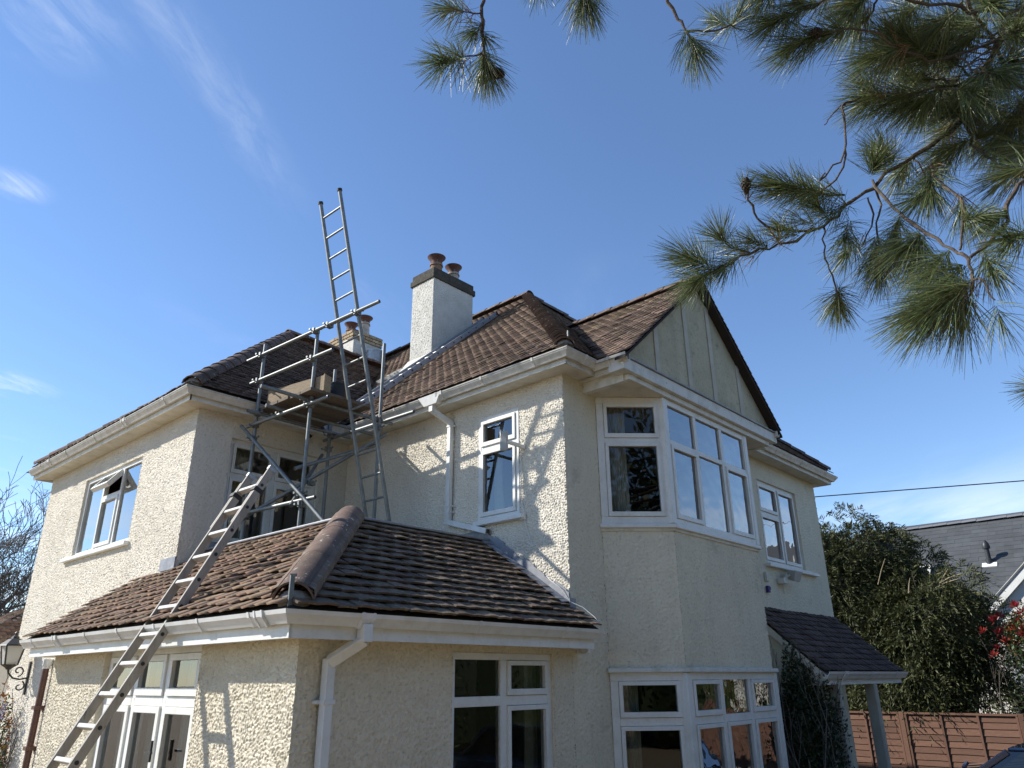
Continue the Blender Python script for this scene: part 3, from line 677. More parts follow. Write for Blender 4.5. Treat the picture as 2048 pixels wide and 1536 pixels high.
# downpipe from the main gutter
yp = 1.88
p2 = pipe_sq([(-.30, yp + .10, zg - .07), (-.30, yp + .10, zg - .22)], .075, .075, 'downpipe', 'gutter_clean', house, up=(1, 0, 0))
mb = MB(); mb.hexa([(-.35, yp - .02, zg - .13), (-.26, yp - .02, zg - .13), (-.26, yp + .22, zg - .13), (-.35, yp + .22, zg - .13), (-.372, yp - .12, zg + .003), (-.262, yp - .12, zg + .003), (-.262, yp + .32, zg + .003), (-.372, yp + .32, zg + .003)]); mb.build('outlet', 'gutter_clean', p2)
pipe_sq([(-.30, yp + .10, zg - .20), (-.062, yp, zg - .34)], .066, .066, 'offset_bend', 'gutter_clean', p2, up=(0, 0, 1))
pipe_sq([(-.058, yp, zg - .32), (-.058, yp, 3.47)], .064, .064, 'pipe', 'gutter_clean', p2, up=(1, 0, 0))
pipe_sq([(-.062, yp + .03, 3.475), (-.062, yp - .70, 3.26)], .068, .068, 'shoe', 'gutter_clean', p2, up=(1, 0, 0))
mb = MB(); mb.box(-.085, -.04, yp - .712, yp - .70, 3.235, 3.285); mb.build('shoe_mouth', 'iron', p2)
for zz in (4.74, 3.66, 3.58):
    mb = MB(); mb.box(-.097, -.02, yp - .037, yp + .037, zz, zz + .02); mb.box(-.05, -.03, yp - .075, yp + .075, zz + .002, zz + .018); mb.build('clip', 'gutter_clean', p2)
# brown pipe at the wing
mb = MB(); mb.path([(XW - .075, 7.86, 1.80), (XW - .075, 7.86, G + .05)], .045, 10)
bp = mb.build('soil_pipe', 'brown_plastic', house, smooth=True)
mb = MB()
for zz in (1.25, .72): mb.box(XW - .14, XW - .005, 7.80, 7.93, zz, zz + .05)
mb.build('clip', 'brown_plastic', bp)
mb = MB(); mb.path([(XW - .07, 7.86, 1.80), (XW - .07, 7.86, 1.84), (XW - .07, 7.86, 1.842), (XW - .07, 7.86, 1.93)], [.05, .05, .062, .062], 10); mb.build('pipe_socket', 'white_old', bp)

# ------------------------------------------------------------------ roofs
def tile_geo(wd, ln, th, lift, camber):
    hw = wd / 2
    top0 = [(-hw, 0, lift), (0, 0, lift + camber), (hw, 0, lift)]
    top1 = [(-hw, ln, .004), (0, ln, .004 + camber), (hw, ln, .004)]
    bot0 = [(-hw, 0.003, lift - th), (0, 0.003, lift - th + camber), (hw, 0.003, lift - th)]
    v = np.array(top0 + top1 + bot0 + [(-hw, ln, -.006), (hw, ln, -.006)])
    f = [(0, 1, 4, 3), (1, 2, 5, 4), (6, 7, 1, 0), (7, 8, 2, 1), (6, 0, 3, 9), (2, 8, 10, 5)]
    return v, np.array(f)
def tiles(name, E0, u, v, W_, Lslope, gauge, inside, m, parent, tw=0.166, single=0, camber=.004, lift=.026, th=.013, jit=1.0, label=None, t0=0.0, verge=False):
    """courses of plain tiles; the first `single` (lowest) ones become objects of their own"""
    E0, u, v = Vector(E0), Vector(u).normalized(), Vector(v).normalized(); n = u.cross(v)
    if n.z < 0: n = -n
    tv, tf = tile_geo(tw - .0025, gauge * 1.32, th, lift, camber)
    mats_ = []
    for j in range(int((Lslope - t0) / gauge) + 1):
        t = t0 + j * gauge
        if t > Lslope: break
        off = (j % 2) * tw / 2
        for i in range(-1, int(W_ / tw) + 2):
            s = i * tw + off
            P = E0 + u * s + v * (t + gauge * .5)
            if not inside(P, s, t + gauge * .5): continue
            R = Matrix.Rotation(random.gauss(0, .010) * jit, 4, n)
            lf = abs(random.gauss(0, .0035)) * jit
            Q = E0 + u * s + v * (t + random.gauss(0, .0035) * jit) + n * lf
            M3 = R.to_3x3() @ Matrix((u, v, n)).transposed()
            tilt = Matrix.Rotation(random.gauss(0, .012) * jit, 3, 'Y')
            half = verge and off and i == -1
            if verge and not off and i == -1: continue
            if half: Q = Q + u * (tw / 4); M3 = M3 @ Matrix.Diagonal((.5, 1, 1))
            M4 = (M3 @ tilt).to_4x4(); M4.translation = Q
            mats_.append(M4)
    if single:
        me = bpy.data.meshes.new(name); me.from_pydata([tuple(p) for p in tv], [], [tuple(int(k) for k in f) for f in tf]); me.materials.append(MATS[m])
        me.update()
        for M4 in mats_[:single]:
            ob = bpy.data.objects.new(name, me); COL.objects.link(ob); ob.parent = parent; ob.matrix_basis = M4
        mats_ = mats_[single:]
    if mats_:
        A_ = np.array([np.array(q) for q in mats_])
        vv = np.einsum('kij,pj->kpi', A_[:, :3, :3], tv) + A_[:, None, :3, 3]
        ff = tf[None] + (np.arange(len(A_)) * len(tv))[:, None, None]
        ob = np_mesh(name + 's', vv.reshape(-1, 3), ff.reshape(-1, 4), m, parent); ob['kind'] = 'stuff'
def barrel(A, B, r, seg, name, m, parent, lap=0.05, arc=150, n=9, cone=0.94, up=(0, 0, 1), th=.014, sag=0.0, step=.012):
    """half-round hip or ridge tiles from A (low end) to B, each lapping the one below it"""
    A, B = Vector(A), Vector(B); a = (B - A); L = a.length; a.normalize(); up = Vector(up)
    sd = a.cross(up).normalized(); uu = sd.cross(a).normalized()
    k = max(1, round(L / seg)); sg = L / k
    for i in range(k):
        mb = MB(); p0 = A + a * (i * sg - (lap if i else 0)) + uu * (step if i else 0); p1 = A + a * ((i + 1) * sg)
        q = random.gauss(0, .003)
        rings = []
        for p, ra in ((p0, r), (p1, r * cone)):
            for rad in (ra, ra - th):
                rings.append([p + (sd * math.sin(t) * rad + uu * (math.cos(t) * rad - r * .42 + q)) for t in [math.radians(-arc / 2 + arc * j / (n - 1)) for j in range(n)]])
        k0 = [0, n, 2 * n, 3 * n]
        vs = rings[0] + rings[1] + rings[2] + rings[3]; fs = []
        for j in range(n - 1):
            fs += [(j, j + 1, 2 * n + j + 1, 2 * n + j), (n + j + 1, n + j, 3 * n + j, 3 * n + j + 1), (n + j, n + j + 1, j + 1, j), (2 * n + j, 2 * n + j + 1, 3 * n + j + 1, 3 * n + j)]
        fs += [(0, 2 * n, 3 * n, n), (n - 1, 2 * n - 1, 4 * n - 1, 3 * n - 1)]
        mb.add(vs, fs); mb.build(name, m, parent, smooth=True)

def slope(nrm2, tan): 
    n = Vector(nrm2).to_3d(); v = -n + Vector((0, 0, tan)); return v.normalized()
# height functions of the roof planes
def zMX(x): return zg + TM * (x + o)
def zMY(y): return zg + TM * (y + o)
def zMXr(x): return zg + TM * (xr + o - x)
def zWY(y): return zg + TW * (y - (yI - o))
def zWX(x): return zg + TW * (x - (XW - o))
def zWYb(y): return zg + TW * ((yE + o) - y)
XR = xr / 2; ZR = zMX(XR); YA = -o + XR + o
yWm = (yI + yE) / 2; ZW = zWY(yWm); XWA = XW - o + (yWm - yI + o)
GX, GH, GZ0, GT = 2.32, 2.12, 5.10, 0.865
GZ = GZ0 + GH * GT
def zGL(x): return GZ0 + GT * (x - (GX - GH))
def zGR(x): return GZ0 + GT * ((GX + GH) - x)
roof = MB()
dz = -.016
def rp(*pts): roof.poly([(x, y, z + dz) for x, y, z in pts])
YB = 11.2
rp((-o, -o, zg), (XR, YA, ZR), (XR, YB, ZR), (-o, YB, zg))
rp((-o, -o, zg), (xr + o, -o, zg), (XR, YA, ZR))
rp((xr + o, -o, zg), (xr + o, YB, zg), (XR, YB, ZR), (XR, YA, ZR))
xw2 = XR - .3
rp((XW - o, yI - o, zg), (XWA, yWm, ZW), (XW - o, yE + o, zg))
rp((XW - o, yI - o, zg), (xw2, yI - o, zg), (xw2, yWm, ZW), (XWA, yWm, ZW))
rp((XW - o, yE + o, zg), (xw2, yE + o, zg), (xw2, yWm, ZW), (XWA, yWm, ZW))
roof.poly([(GX - GH, -.74, GZ0 + dz), (GX, -.74, GZ + dz), (GX, 2.3, GZ + dz), (GX - GH, 2.3, GZ0 + dz)])
roof.poly([(GX + GH, -.74, GZ0 + dz), (GX, -.74, GZ + dz), (GX, 2.3, GZ + dz), (GX + GH, 2.3, GZ0 + dz)])
roof_o = roof.build('roof', 'underlay', house)
er = MB()
X0, Y0 = XE - oe, -oe
er.poly([(X0 + .01, Y0 + .01, zge - .01), (X0 + rr, Y0 + rr, zt + dz), (X0 + rr, YV, zt + dz), (X0 + .01, YV, zge - .01)])
er.poly([(X0 + .01, Y0 + .01, zge - .01), (.03, Y0 + .01, zge - .01), (.03, Y0 + rr, zt + dz), (X0 + rr, Y0 + rr, zt + dz)])
ext_roof = er.build('extension_roof', 'underlay', house)

CH = (1.68, 2.72, 4.32, 4.925)      # main chimney x0 x1 y0 y1
vMX = slope((-1, 0), TM); vMY = slope((0, -1), TM)
LM = math.hypot(XR + o, TM * (XR + o))
def in_mx(P, s, t):
    x, y = P.x, P.y
    if x > XR - .02 or y > YB - .3: return False
    if y < -o + (x + o) + .02: return False
    if yI - o < y < yE + o and min(zWY(y), zWYb(y)) > zMX(x) + .0 : return False
    if CH[0] < x < CH[1] and CH[2] < y < CH[3]: return False
    return True
tiles('roof_tile', (-o + .045, -o, zg + .04), (0, 1, 0), vMX, YB + o, LM, 0.098, in_mx, 'tile_lit', roof_o, camber=.003, lift=.024)
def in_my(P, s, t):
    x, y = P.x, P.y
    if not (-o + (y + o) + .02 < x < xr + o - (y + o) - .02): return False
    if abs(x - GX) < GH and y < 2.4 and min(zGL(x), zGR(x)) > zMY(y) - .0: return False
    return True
tiles('roof_tile', (-o, -o + .045, zg + .04), (1, 0, 0), vMY, xr + 2 * o, LM, 0.098, in_my, 'tile_shaded', roof_o, camber=.003, lift=.024)
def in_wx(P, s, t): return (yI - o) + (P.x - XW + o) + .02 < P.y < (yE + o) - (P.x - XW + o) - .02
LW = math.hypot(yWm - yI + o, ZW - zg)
tiles('roof_tile', (XW - o + .045, yI - o, zg + .04), (0, 1, 0), slope((-1, 0), TW), yE - yI + 2 * o, LW, 0.098, in_wx, 'tile_lit', roof_o, camber=.003, lift=.024)
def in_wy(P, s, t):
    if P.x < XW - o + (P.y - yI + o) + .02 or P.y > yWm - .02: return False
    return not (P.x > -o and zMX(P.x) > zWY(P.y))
tiles('roof_tile', (XW - o, yI - o + .045, zg + .04), (1, 0, 0), slope((0, -1), TW), 6.2, LW, 0.098, in_wy, 'tile_shaded', roof_o, camber=.003, lift=.024)
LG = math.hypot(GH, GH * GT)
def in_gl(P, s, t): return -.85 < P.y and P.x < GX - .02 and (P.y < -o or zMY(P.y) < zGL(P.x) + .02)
tiles('roof_tile', (GX - GH + .02, -.72, GZ0 + .03), (0, 1, 0), slope((-1, 0), GT), 3.2, LG, 0.098, in_gl, 'tile_lit', roof_o, verge=True, camber=.003, lift=.024)
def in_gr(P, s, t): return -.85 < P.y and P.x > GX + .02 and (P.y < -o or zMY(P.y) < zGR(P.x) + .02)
tiles('roof_tile', (GX + GH - .02, -.72, GZ0 + .03), (0, 1, 0), slope((1, 0), GT), 3.2, LG, 0.098, in_gr, 'tile_shaded', roof_o, verge=True, camber=.003, lift=.024)
# the extension's two slopes: the one towards the drive tile by tile
GA = 0.127; LE = math.hypot(rr, zt - zge)
def in_ey(P, s, t):
    if P.x < X0 + (P.y - Y0) + .04: return False
    if P.y > Y0 + rr - .01: return False
    return P.x < (-.06 if P.y > 0 else .02)
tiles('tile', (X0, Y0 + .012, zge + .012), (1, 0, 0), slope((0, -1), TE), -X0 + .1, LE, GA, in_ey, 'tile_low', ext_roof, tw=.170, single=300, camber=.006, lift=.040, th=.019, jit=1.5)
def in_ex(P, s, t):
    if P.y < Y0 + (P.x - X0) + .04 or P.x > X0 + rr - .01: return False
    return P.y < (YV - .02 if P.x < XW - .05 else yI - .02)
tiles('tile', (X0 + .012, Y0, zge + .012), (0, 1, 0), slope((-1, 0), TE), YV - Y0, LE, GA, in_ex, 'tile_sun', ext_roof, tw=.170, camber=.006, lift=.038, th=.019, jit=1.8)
# hips and ridges
barrel((X0 + .12, Y0 + .12, zge + .11), (X0 + rr + .02, Y0 + rr + .02, zt + .07), .152, .80, 'hip_tile', 'hip_tile', ext_roof, cone=.985, arc=165, n=15, lap=.03, step=.004)
mb = MB(); mb.lathe((X0 + .17, Y0 + .17, zge + .06), [(.11, -.05), (.12, .03), (.08, .075)], 12); mb.build('hip_mortar', 'mortar', ext_roof)
mb = MB(); mb.bar((X0 + .075, Y0 + .075, zge + .0), (X0 + .075, Y0 + .075, zge + .235), .012, .035); mb.bar((X0 + .07, Y0 + .07, zge + .235), (X0 + .115, Y0 + .115, zge + .245), .035, .02); mb.build('hip_iron', 'galv', ext_roof)
barrel((-o + .10, -o + .10, zg + .09), (XR, YA, ZR + .03), .135, .098, 'hip_tile', 'hip_tile', roof_o, lap=.05, cone=.88, n=7)
barrel((xr + o - .12, -o + .12, zg + .12), (XR, YA, ZR + .03), .125, .30, 'hip_tile', 'hip_tile', roof_o, n=7)
barrel((XR, YA - .08, ZR + .05), (XR, YB, ZR + .05), .135, .42, 'ridge_tile', 'hip_tile', roof_o, n=7)
barrel((XW - o + .10, yI - o + .10, zg + .085), (XWA, yWm, ZW + .03), .145, .34, 'hip_tile', 'hip_tile', roof_o, n=7)
barrel((XW - o + .12, yE + o - .12, zg + .12), (XWA, yWm, ZW + .03), .14, .34, 'hip_tile', 'hip_tile', roof_o, n=7)
barrel((XWA - .06, yWm, ZW + .05), (2.7, yWm, ZW + .05), .14, .40, 'ridge_tile', 'hip_tile', roof_o, n=7)
barrel((GX, -.80, GZ + .03), (GX, 1.75, GZ + .03), .115, .32, 'ridge_tile', 'hip_tile', roof_o, n=7)
mb = MB(); mb.tube((-o + .16, -o + .10, zg + .02), (-o + .14, -o + .08, zg + .26), .012, 6); mb.tube((-o + .14, -o + .08, zg + .255), (-o + .20, -o + .14, zg + .265), .012, 6); mb.build('hip_iron', 'galv', roof_o)

for hx, hy in ((XW - o + .16, yI - o + .16), (-o + .16, -o + .16)):
    mb = MB(); mb.lathe((hx, hy, zg + .06), [(.10, -.06), (.115, .03), (.08, .085)], 12); mb.build('hip_mortar', 'mortar', roof_o)
mb = MB(); rm_ = random.Random(4)      # moss in the joints of the low roof and mortar under its hip
for i in range(420):
    t_ = (rm_.randrange(13) + .02) * GA; yy = Y0 + .05 + t_ / math.hypot(1, TE); lo = X0 + (yy - Y0) + .25
    xx = -.05 - (abs(rm_.gauss(0, .55)) if i % 3 else rm_.random() * 3.0)
    if xx < lo: continue
    r1 = .010 + .020 * rm_.random(); c_ = Vector((xx, yy - .01, zge + .035 + TE * (yy - Y0 - .05) + .018))
    mb.add([c_ + Vector(p) * r1 for p in ((1.6, 0, 0), (-1.6, 0, 0), (0, .9, .3), (0, -.9, -.3), (0, 0, .75), (0, 0, -.6))], [(0, 2, 4), (2, 1, 4), (1, 3, 4), (3, 0, 4), (2, 0, 5), (1, 2, 5), (3, 1, 5), (0, 3, 5)])
mb.build('moss', 'moss', ext_roof)['kind'] = 'stuff'
hv = (Vector((X0 + rr, Y0 + rr, zt)) - Vector((X0, Y0, zge))); hs = Vector((1, -1, 0)).normalized()
for sg in (-1, 1):
    mb = MB(); rings = []
    for i in range(26):
        p = Vector((X0, Y0, zge + .035)) + hv * (.07 + .93 * i / 25); e = .010 * rm_.random()
        rings.append([p + hs * sg * (.11) + Vector((0, 0, .055)), p + hs * sg * (.140 + e) + Vector((0, 0, .03 + e * .5)), p + hs * sg * (.150 + e) + Vector((0, 0, -.02))])
    for a in rings: mb.v += [tuple(q) for q in a]
    for i in range(25):
        for k_ in range(2): a = i * 3 + k_; mb.f.append((a, a + 1, a + 4, a + 3))
    mb.build('hip_bedding', 'tile_low', ext_roof)
# gable wall, battens and bargeless verge
YG = -0.66
gb = MB()
gz0 = 5.10; inset = .03
gx0, gx1 = GX - GH + .08, GX + GH - .08
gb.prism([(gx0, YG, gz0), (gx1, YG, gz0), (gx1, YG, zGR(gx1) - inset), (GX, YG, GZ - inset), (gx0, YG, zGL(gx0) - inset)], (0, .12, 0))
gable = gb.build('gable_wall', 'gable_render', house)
for x in (1.11, 1.915, 2.60, 3.40):
    zt2 = min(zGL(x), zGR(x)) - .05
    mb = MB(); mb.box(x - .05, x + .05, YG - .014, YG - .002, gz0 + .01, zt2); mb.build('batten', 'gable_board', gable)
for sgn, zf in ((-1, zGL), (1, zGR)):
    mb = MB()
    xs = np.linspace(GX + sgn * (GH + .02), GX, 12)
    for a, b in zip(xs[:-1], xs[1:]):
        mb.hexa([(a, -.79, zf(a) - .045), (b, -.79, zf(b) - .045), (b, YG + .02, zf(b) - .045), (a, YG + .02, zf(a) - .045), (a, -.79, zf(a) - .012), (b, -.79, zf(b) - .012), (b, YG + .02, zf(b) - .012), (a, YG + .02, zf(a) - .012)])
    mb.build('verge', 'underlay', gable)
# boxed beam under the gable
bm = MB(); bm.box(GX - GH + .05, GX + GH - .05, -.72, -.50, 4.945, 5.095); bm.build('gable_beam', 'white_old', gable, bevel=.006)
bm = MB(); bm.box(GX - GH + .03, GX + GH - .03, -.745, -.50, 5.098, 5.112); bm.build('beam_flashing', 'lead', gable)
bm = MB(); bm.box(GX - GH + .22, GX + GH - .22, -.665, -.50, 4.875, 4.942); bm.build('gable_moulding', 'white_old', gable, bevel=.006)
for xx in (GX - GH + .24, GX + GH - .24): bm = MB(); bm.box(xx - .04, xx + .04, -.60, .02, 4.86, 4.99); bm.build('side_moulding', 'white_old', gable)
bm = MB(); bm.poly([(GX - GH + .10, -.70, 4.985), (GX + GH - .10, -.70, 4.985), (GX + GH - .10, .03, 4.985), (GX - GH + .10, .03, 4.985)]); bm.build('bay_soffit', 'soffit', gable)
bm = MB()
bm.poly([(GX - GH + .28, -.66, 4.874), (GX + GH - .28, -.66, 4.874), (GX + GH - .28, .03, 4.874), (GX - GH + .28, .03, 4.874)]); bm.build('bay_ceiling', 'soffit', gable)
fascia_run((GX - GH + .11, -.70, 0), (GX - GH + .11, -F, 0), (-1, 0, 0), 4.97, 5.11)
gutter((GX - GH + .11, -F - .02), (GX - GH + .11, -.77), nX, 5.125, brackets=.3)
gutter((GX + GH - .11, -.77), (GX + GH - .11, -F), (1, 0), 5.125, brackets=0)
fascia_run((GX + GH - .11, -.70, 0), (GX + GH - .11, -F, 0), (1, 0, 0), 4.97, 5.11)

# flat lead roof and flashings of the extension
fl = MB(); fl.box(X0 + rr - .02, .0, Y0 + rr - .02, yI, zt - .01, zt + .012); fl.build('flat_roof', 'felt', house)
fl = MB(); fl.box(X0 + rr - .07, X0 + rr + .05, Y0 + rr - .05, yI, zt + .012, zt + .04); fl.box(X0 + rr + .05, -.01, Y0 + rr - .07, Y0 + rr + .05, zt + .012, zt + .04); fl.build('lead_edge', 'lead', house, bevel=.01)
fl = MB()
def eyz(y): return zge + TE * (y - Y0)
K = 9
for i in range(K):
    ya = -.12 + (rr + Y0 + .12) * i / K; yb = -.12 + (rr + Y0 + .12) * (i + 1) / K
    if yb < 0.02: continue
    ya = max(ya, .0)
    hh = .15 + .02 * math.sin(i * 2.1)
    fl.hexa([(-.022, ya, eyz(ya) + .02), (-.010, ya, eyz(ya) + .02), (-.010, yb, eyz(yb) + .02), (-.022, yb, eyz(yb) + .02), (-.022, ya, eyz(ya) + hh), (-.010, ya, eyz(ya) + hh), (-.010, yb, eyz(yb) + hh), (-.022, yb, eyz(yb) + hh)])
    fl.hexa([(-.15, ya, eyz(ya) + .045), (-.012, ya, eyz(ya) + .055), (-.012, yb, eyz(yb) + .055), (-.15, yb, eyz(yb) + .045), (-.15, ya, eyz(ya) + .05), (-.012, ya, eyz(ya) + .062), (-.012, yb, eyz(yb) + .062), (-.15, yb, eyz(yb) + .05)])
fl.box(-.03, .075, -.016, -.008, 2.19, 2.40)
fl.box(-.022, -.008, Y0 + rr, yI - .01, zt + .01, zt + .16)
fl.box(XW + .4, -.02, yI - .022, yI - .008, zt + .01, zt + .14)
fl.build('lead_flashing', 'lead', house)
fl = MB(); zL = zge + TE * (XW - X0)
fl.box(XW - .022, XW - .009, yI - .02, YV - .5, zL + .02, zL + .17)
fl.build('lead_flashing', 'lead', house)
# loose white cable down the flashing
mb = MB(); mb.path([(-.03, .30, 2.66), (-.06, .22, 2.60), (-.05, .10, 2.52), (-.02, -.02, 2.36), (.03, -.14, 2.30), (.06, -.26, 2.20), (.05, -.37, 2.09), (.04, -.40, 2.02)], .0035, 6); mb.build('cable', 'white_cable', house, smooth=True)

# ------------------------------------------------------------------ chimneys
def pot(c, h, r, m, parent, cowl=True):
    mb = MB(); mb.lathe(c, [(r * 1.08, 0), (r, .04), (r * .9, h - .05), (r * 1.0, h - .04), (r * 1.0, h), (r * .8, h)], 18)
    p = mb.build('chimney_pot', m, parent, smooth=True)
    if cowl:
        q = MB(); z = h - .01
        q.lathe((c[0], c[1], c[2] + z), [(r * .80, -.03), (r * .84, .04), (r * .95, .09), (r * 1.42, .155), (r * 1.46, .165), (r * 1.40, .167), (r * .9, .12), (r * .75, .06)], 20)
        q.build('cowl', 'cowl', p, smooth=True)
        b_ = MB()
        b_.path([(c[0] + r * 1.04 * math.cos(t), c[1] + r * 1.04 * math.sin(t), c[2] + z - .03 + .006 * math.sin(3 * t)) for t in np.linspace(0, 2 * math.pi, 17)], .006, 5, caps=False)
        for t in (0.6, 2.4, 4.0, 5.3): b_.path([(c[0] + r * math.cos(t), c[1] + r * math.sin(t), c[2] + z - .04), (c[0] + r * .9 * math.cos(t + .2), c[1] + r * .9 * math.sin(t + .2), c[2] + z + .06)], .005, 4)
        b_.build('wire_strap', 'alu', p)
    return p
x0, x1, y0, y1 = CH
rough_chim = []
def stack(x0, x1, y0, y1, zb, ztop, step=.013, amp=.0075, name='chimney', m='stack_render'):
    vs = None
    obs = []
    pl = [((x0, y1), (x0, y0), nX), ((x0, y0), (x1, y0), nY), ((x1, y0), (x1, y1), None), ((x1, y1), (x0, y1), None)]
    root = None
    for i, (a, b, _) in enumerate(pl):
        P0, P1 = np.array(a), np.array(b); L = np.linalg.norm(P1 - P0); u = (P1 - P0) / L; n = np.array((u[1], -u[0]))
        s_ = lines(0, L, [], step); z_ = lines(zb, ztop, [], step); SS, ZZ = np.meshgrid(s_, z_, indexing='ij')
        h = amp * hsample(SS * .8 + i * 1.7, ZZ * .8); h[0] = 0; h[-1] = 0
        vv = np.stack([(P0[0] + u[0] * SS + n[0] * h).ravel(), (P0[1] + u[1] * SS + n[1] * h).ravel(), ZZ.ravel()], -1)
        idx = np.arange(SS.size).reshape(SS.shape)
        F_ = np.stack([idx[:-1, :-1], idx[1:, :-1], idx[1:, 1:], idx[:-1, 1:]], -1).reshape(-1, 4)
        ob = np_mesh(name if root is None else 'face', vv, F_, m, house if root is None else root)
        if root is None: root = ob
    return root
ch1 = stack(x0, x1, y0, y1, 6.6, 8.75)
mb = MB(); mb.box(x0 - .03, x1 + .05, y0 - .03, y1 + .05, 8.72, 8.84); mb.box(x0 - .005, x1 + .02, y0 - .005, y1 + .02, 8.842, 8.955); mb.build('cap', 'stack_cap', ch1, bevel=.012)
mb = MB(); mb.lathe((2.02, 4.58, 8.95), [(.24, 0), (.20, .05)], 14); mb.lathe((2.45, 4.60, 8.95), [(.24, 0), (.20, .05)], 14); mb.build('flaunching', 'stack_cap', ch1)
pot((1.98, 4.60, 8.97), .27, .125, 'terracotta', ch1); pot((2.44, 4.60, 8.97), .25, .12, 'pot_pale', ch1)
mb = MB()   # lead apron and mortar fillet at the foot of the stack
zf = zMX(x0)
mb.hexa([(x0 - .24, y0 - .05, zMX(x0 - .24) + .035), (x0 + .0, y0 - .05, zf + .05), (x0 + .0, y1 + .05, zf + .05), (x0 - .24, y1 + .05, zMX(x0 - .24) + .035), (x0 - .24, y0 - .05, zMX(x0 - .24) + .05), (x0 + .0, y0 - .05, zf + .16), (x0 + .0, y1 + .05, zf + .16), (x0 - .24, y1 + .05, zMX(x0 - .24) + .05)])
mb.build('apron', 'stack_render', ch1, bevel=.01)
mb = MB()
for i in range(8):
    a, b = x0 + (x1 - x0) * i / 8, x0 + (x1 - x0) * (i + 1) / 8
    mb.hexa([(a, y0 - .07, zMX(a) + .03), (b, y0 - .07, zMX(b) + .03), (b, y0 - .002, zMX(b) + .03), (a, y0 - .002, zMX(a) + .03), (a, y0 - .015, zMX(a) + .12), (b, y0 - .015, zMX(b) + .12), (b, y0 - .002, zMX(b) + .12), (a, y0 - .002, zMX(a) + .12)])
mb.build('flashing', 'lead', ch1)
# broken mortar crumbs left beside the apron
mb = MB()
for i in range(26):
    yy = 4.95 + random.random() * .55; xx = 1.42 + random.random() * .22
    s_ = .015 + random.random() * .035; mb.obox((xx, yy, zMX(xx) + .05), (s_, 0, s_ * .5), (0, s_ * 1.2, 0), (-.3 * s_, 0, s_ * .6))
mb.build('mortar_crumbs', 'stack_render', roof_o)['kind'] = 'stuff'

X2, Y2 = 2.66, 8.2
ch2 = stack(X2, X2 + .80, Y2, Y2 + .95, 7.4, 9.02, step=.02)
ch2.name = 'chimney'
bz = 9.02
for c_ in range(3):
    nb = 4
    for i in range(5):
        g_ = .012; ln = (.80 + .06 * 0) / 4; of = (c_ % 2) * ln / 2
        mb = MB(); a = max(Y2 - .02, Y2 + i * (.95 / 4) - (c_ % 2) * .119 + g_ / 2); b = min(Y2 + .97, Y2 + (i + 1) * (.95 / 4) - (c_ % 2) * .119 - g_ / 2)
        if b - a > .04: mb.box(X2 - .03 - .012 * c_, X2 + .07, a, b, bz + c_ * .075 + .005, bz + c_ * .075 + .07); mb.build('brick', 'brick', ch2, bevel=.004)
        mb = MB(); a = max(X2 - .02, X2 + i * ln - of + g_ / 2); b = min(X2 + .82, X2 + (i + 1) * ln - of - g_ / 2)
        if b - a > .04: mb.box(a + .1 * (i == 0 and of == 0), b, Y2 - .03 - .012 * c_, Y2 + .07, bz + c_ * .075 + .005, bz + c_ * .075 + .07); mb.build('brick', 'brick', ch2, bevel=.004)
mb = MB(); mb.box(X2 - .01, X2 + .81, Y2 - .01, Y2 + .96, bz, bz + .225); mb.build('brick_core', 'mortar', ch2)
mb = MB(); mb.hexa([(X2 - .05, Y2 - .05, bz + .226), (X2 + .84, Y2 - .05, bz + .226), (X2 + .84, Y2 + .99, bz + .226), (X2 - .05, Y2 + .99, bz + .226), (X2 + .18, Y2 + .14, bz + .34), (X2 + .62, Y2 + .14, bz + .34), (X2 + .62, Y2 + .8, bz + .34), (X2 + .18, Y2 + .8, bz + .34)]); mb.build('flaunching', 'mortar', ch2, bevel=.02)
pot((X2 + .45, Y2 + .25, bz + .30), .33, .135, 'pot_pale', ch2); pot((X2 + .40, Y2 + .72, bz + .30), .30, .12, 'terracotta', ch2)
mb = MB(); mb.lathe((X2 + .47, Y2 - .22, 7.6), [(.20, 0), (.20, 1.12), (.205, 1.12), (.205, 1.16), (.18, 1.16)], 20); mb.build('flue_drum', 'alu', ch2, smooth=True)

# ------------------------------------------------------------------ porch on the right
PX0, PX1, PZ0, PZ1 = 4.22, 7.62, 1.64, 2.56
PY = -1.0; PT = (PZ1 - PZ0) / 1.0
pr = MB(); pr.poly([(PX0, PY, PZ0), (PX1, PY, PZ0), (PX1, 0, PZ1), (PX0, 0, PZ1)]); porch = pr.build('porch_roof', 'underlay', house)
LP = math.hypot(1.0, PZ1 - PZ0)
tiles('porch_tile', (PX0 + .083, PY + .02, PZ0 + .02), (1, 0, 0), slope((0, -1), PT), PX1 - PX0 - .083, LP, .125, lambda P, s, t: PX0 - .12 < P.x < PX1 - .05 and P.y < -.01, 'tile_porch', porch, tw=.17, verge=True, jit=1.4)
gutter((PX0 + .0, PY + .06), (PX1 + .02, PY + .06), nY, PZ0 + .02, 'gutter_clean', unions=(.62, ), brackets=.9)
mb = MB(); mb.box(PX0 + .06, PX1 - .06, PY + .062, PY + .2, PZ0 - .15, PZ0 - .01); mb.build('porch_beam', 'white_trim', porch)
mb = MB(); mb.prism([(PX0 + .08, -.02, G), (PX0 + .08, -.02, PZ1 - .13), (PX0 + .08, PY + .21, PZ0 - .02), (PX0 + .08, PY + .21, PZ0 - .15), (PX0 + .08, -.34, PZ0 - .38), (PX0 + .08, -.34, G)], (.10, 0, 0)); mb.build('porch_cheek', 'roughcast_bay', porch)
mb = MB(); mb.prism([(PX0 + .01, 0, PZ1 - .035), (PX0 + .01, PY, PZ0 - .035), (PX0 + .01, PY + .05, PZ0 - .12), (PX0 + .01, 0, PZ1 - .14)], (.04, 0, 0)); mb.build('verge_board', 'soffit', porch)
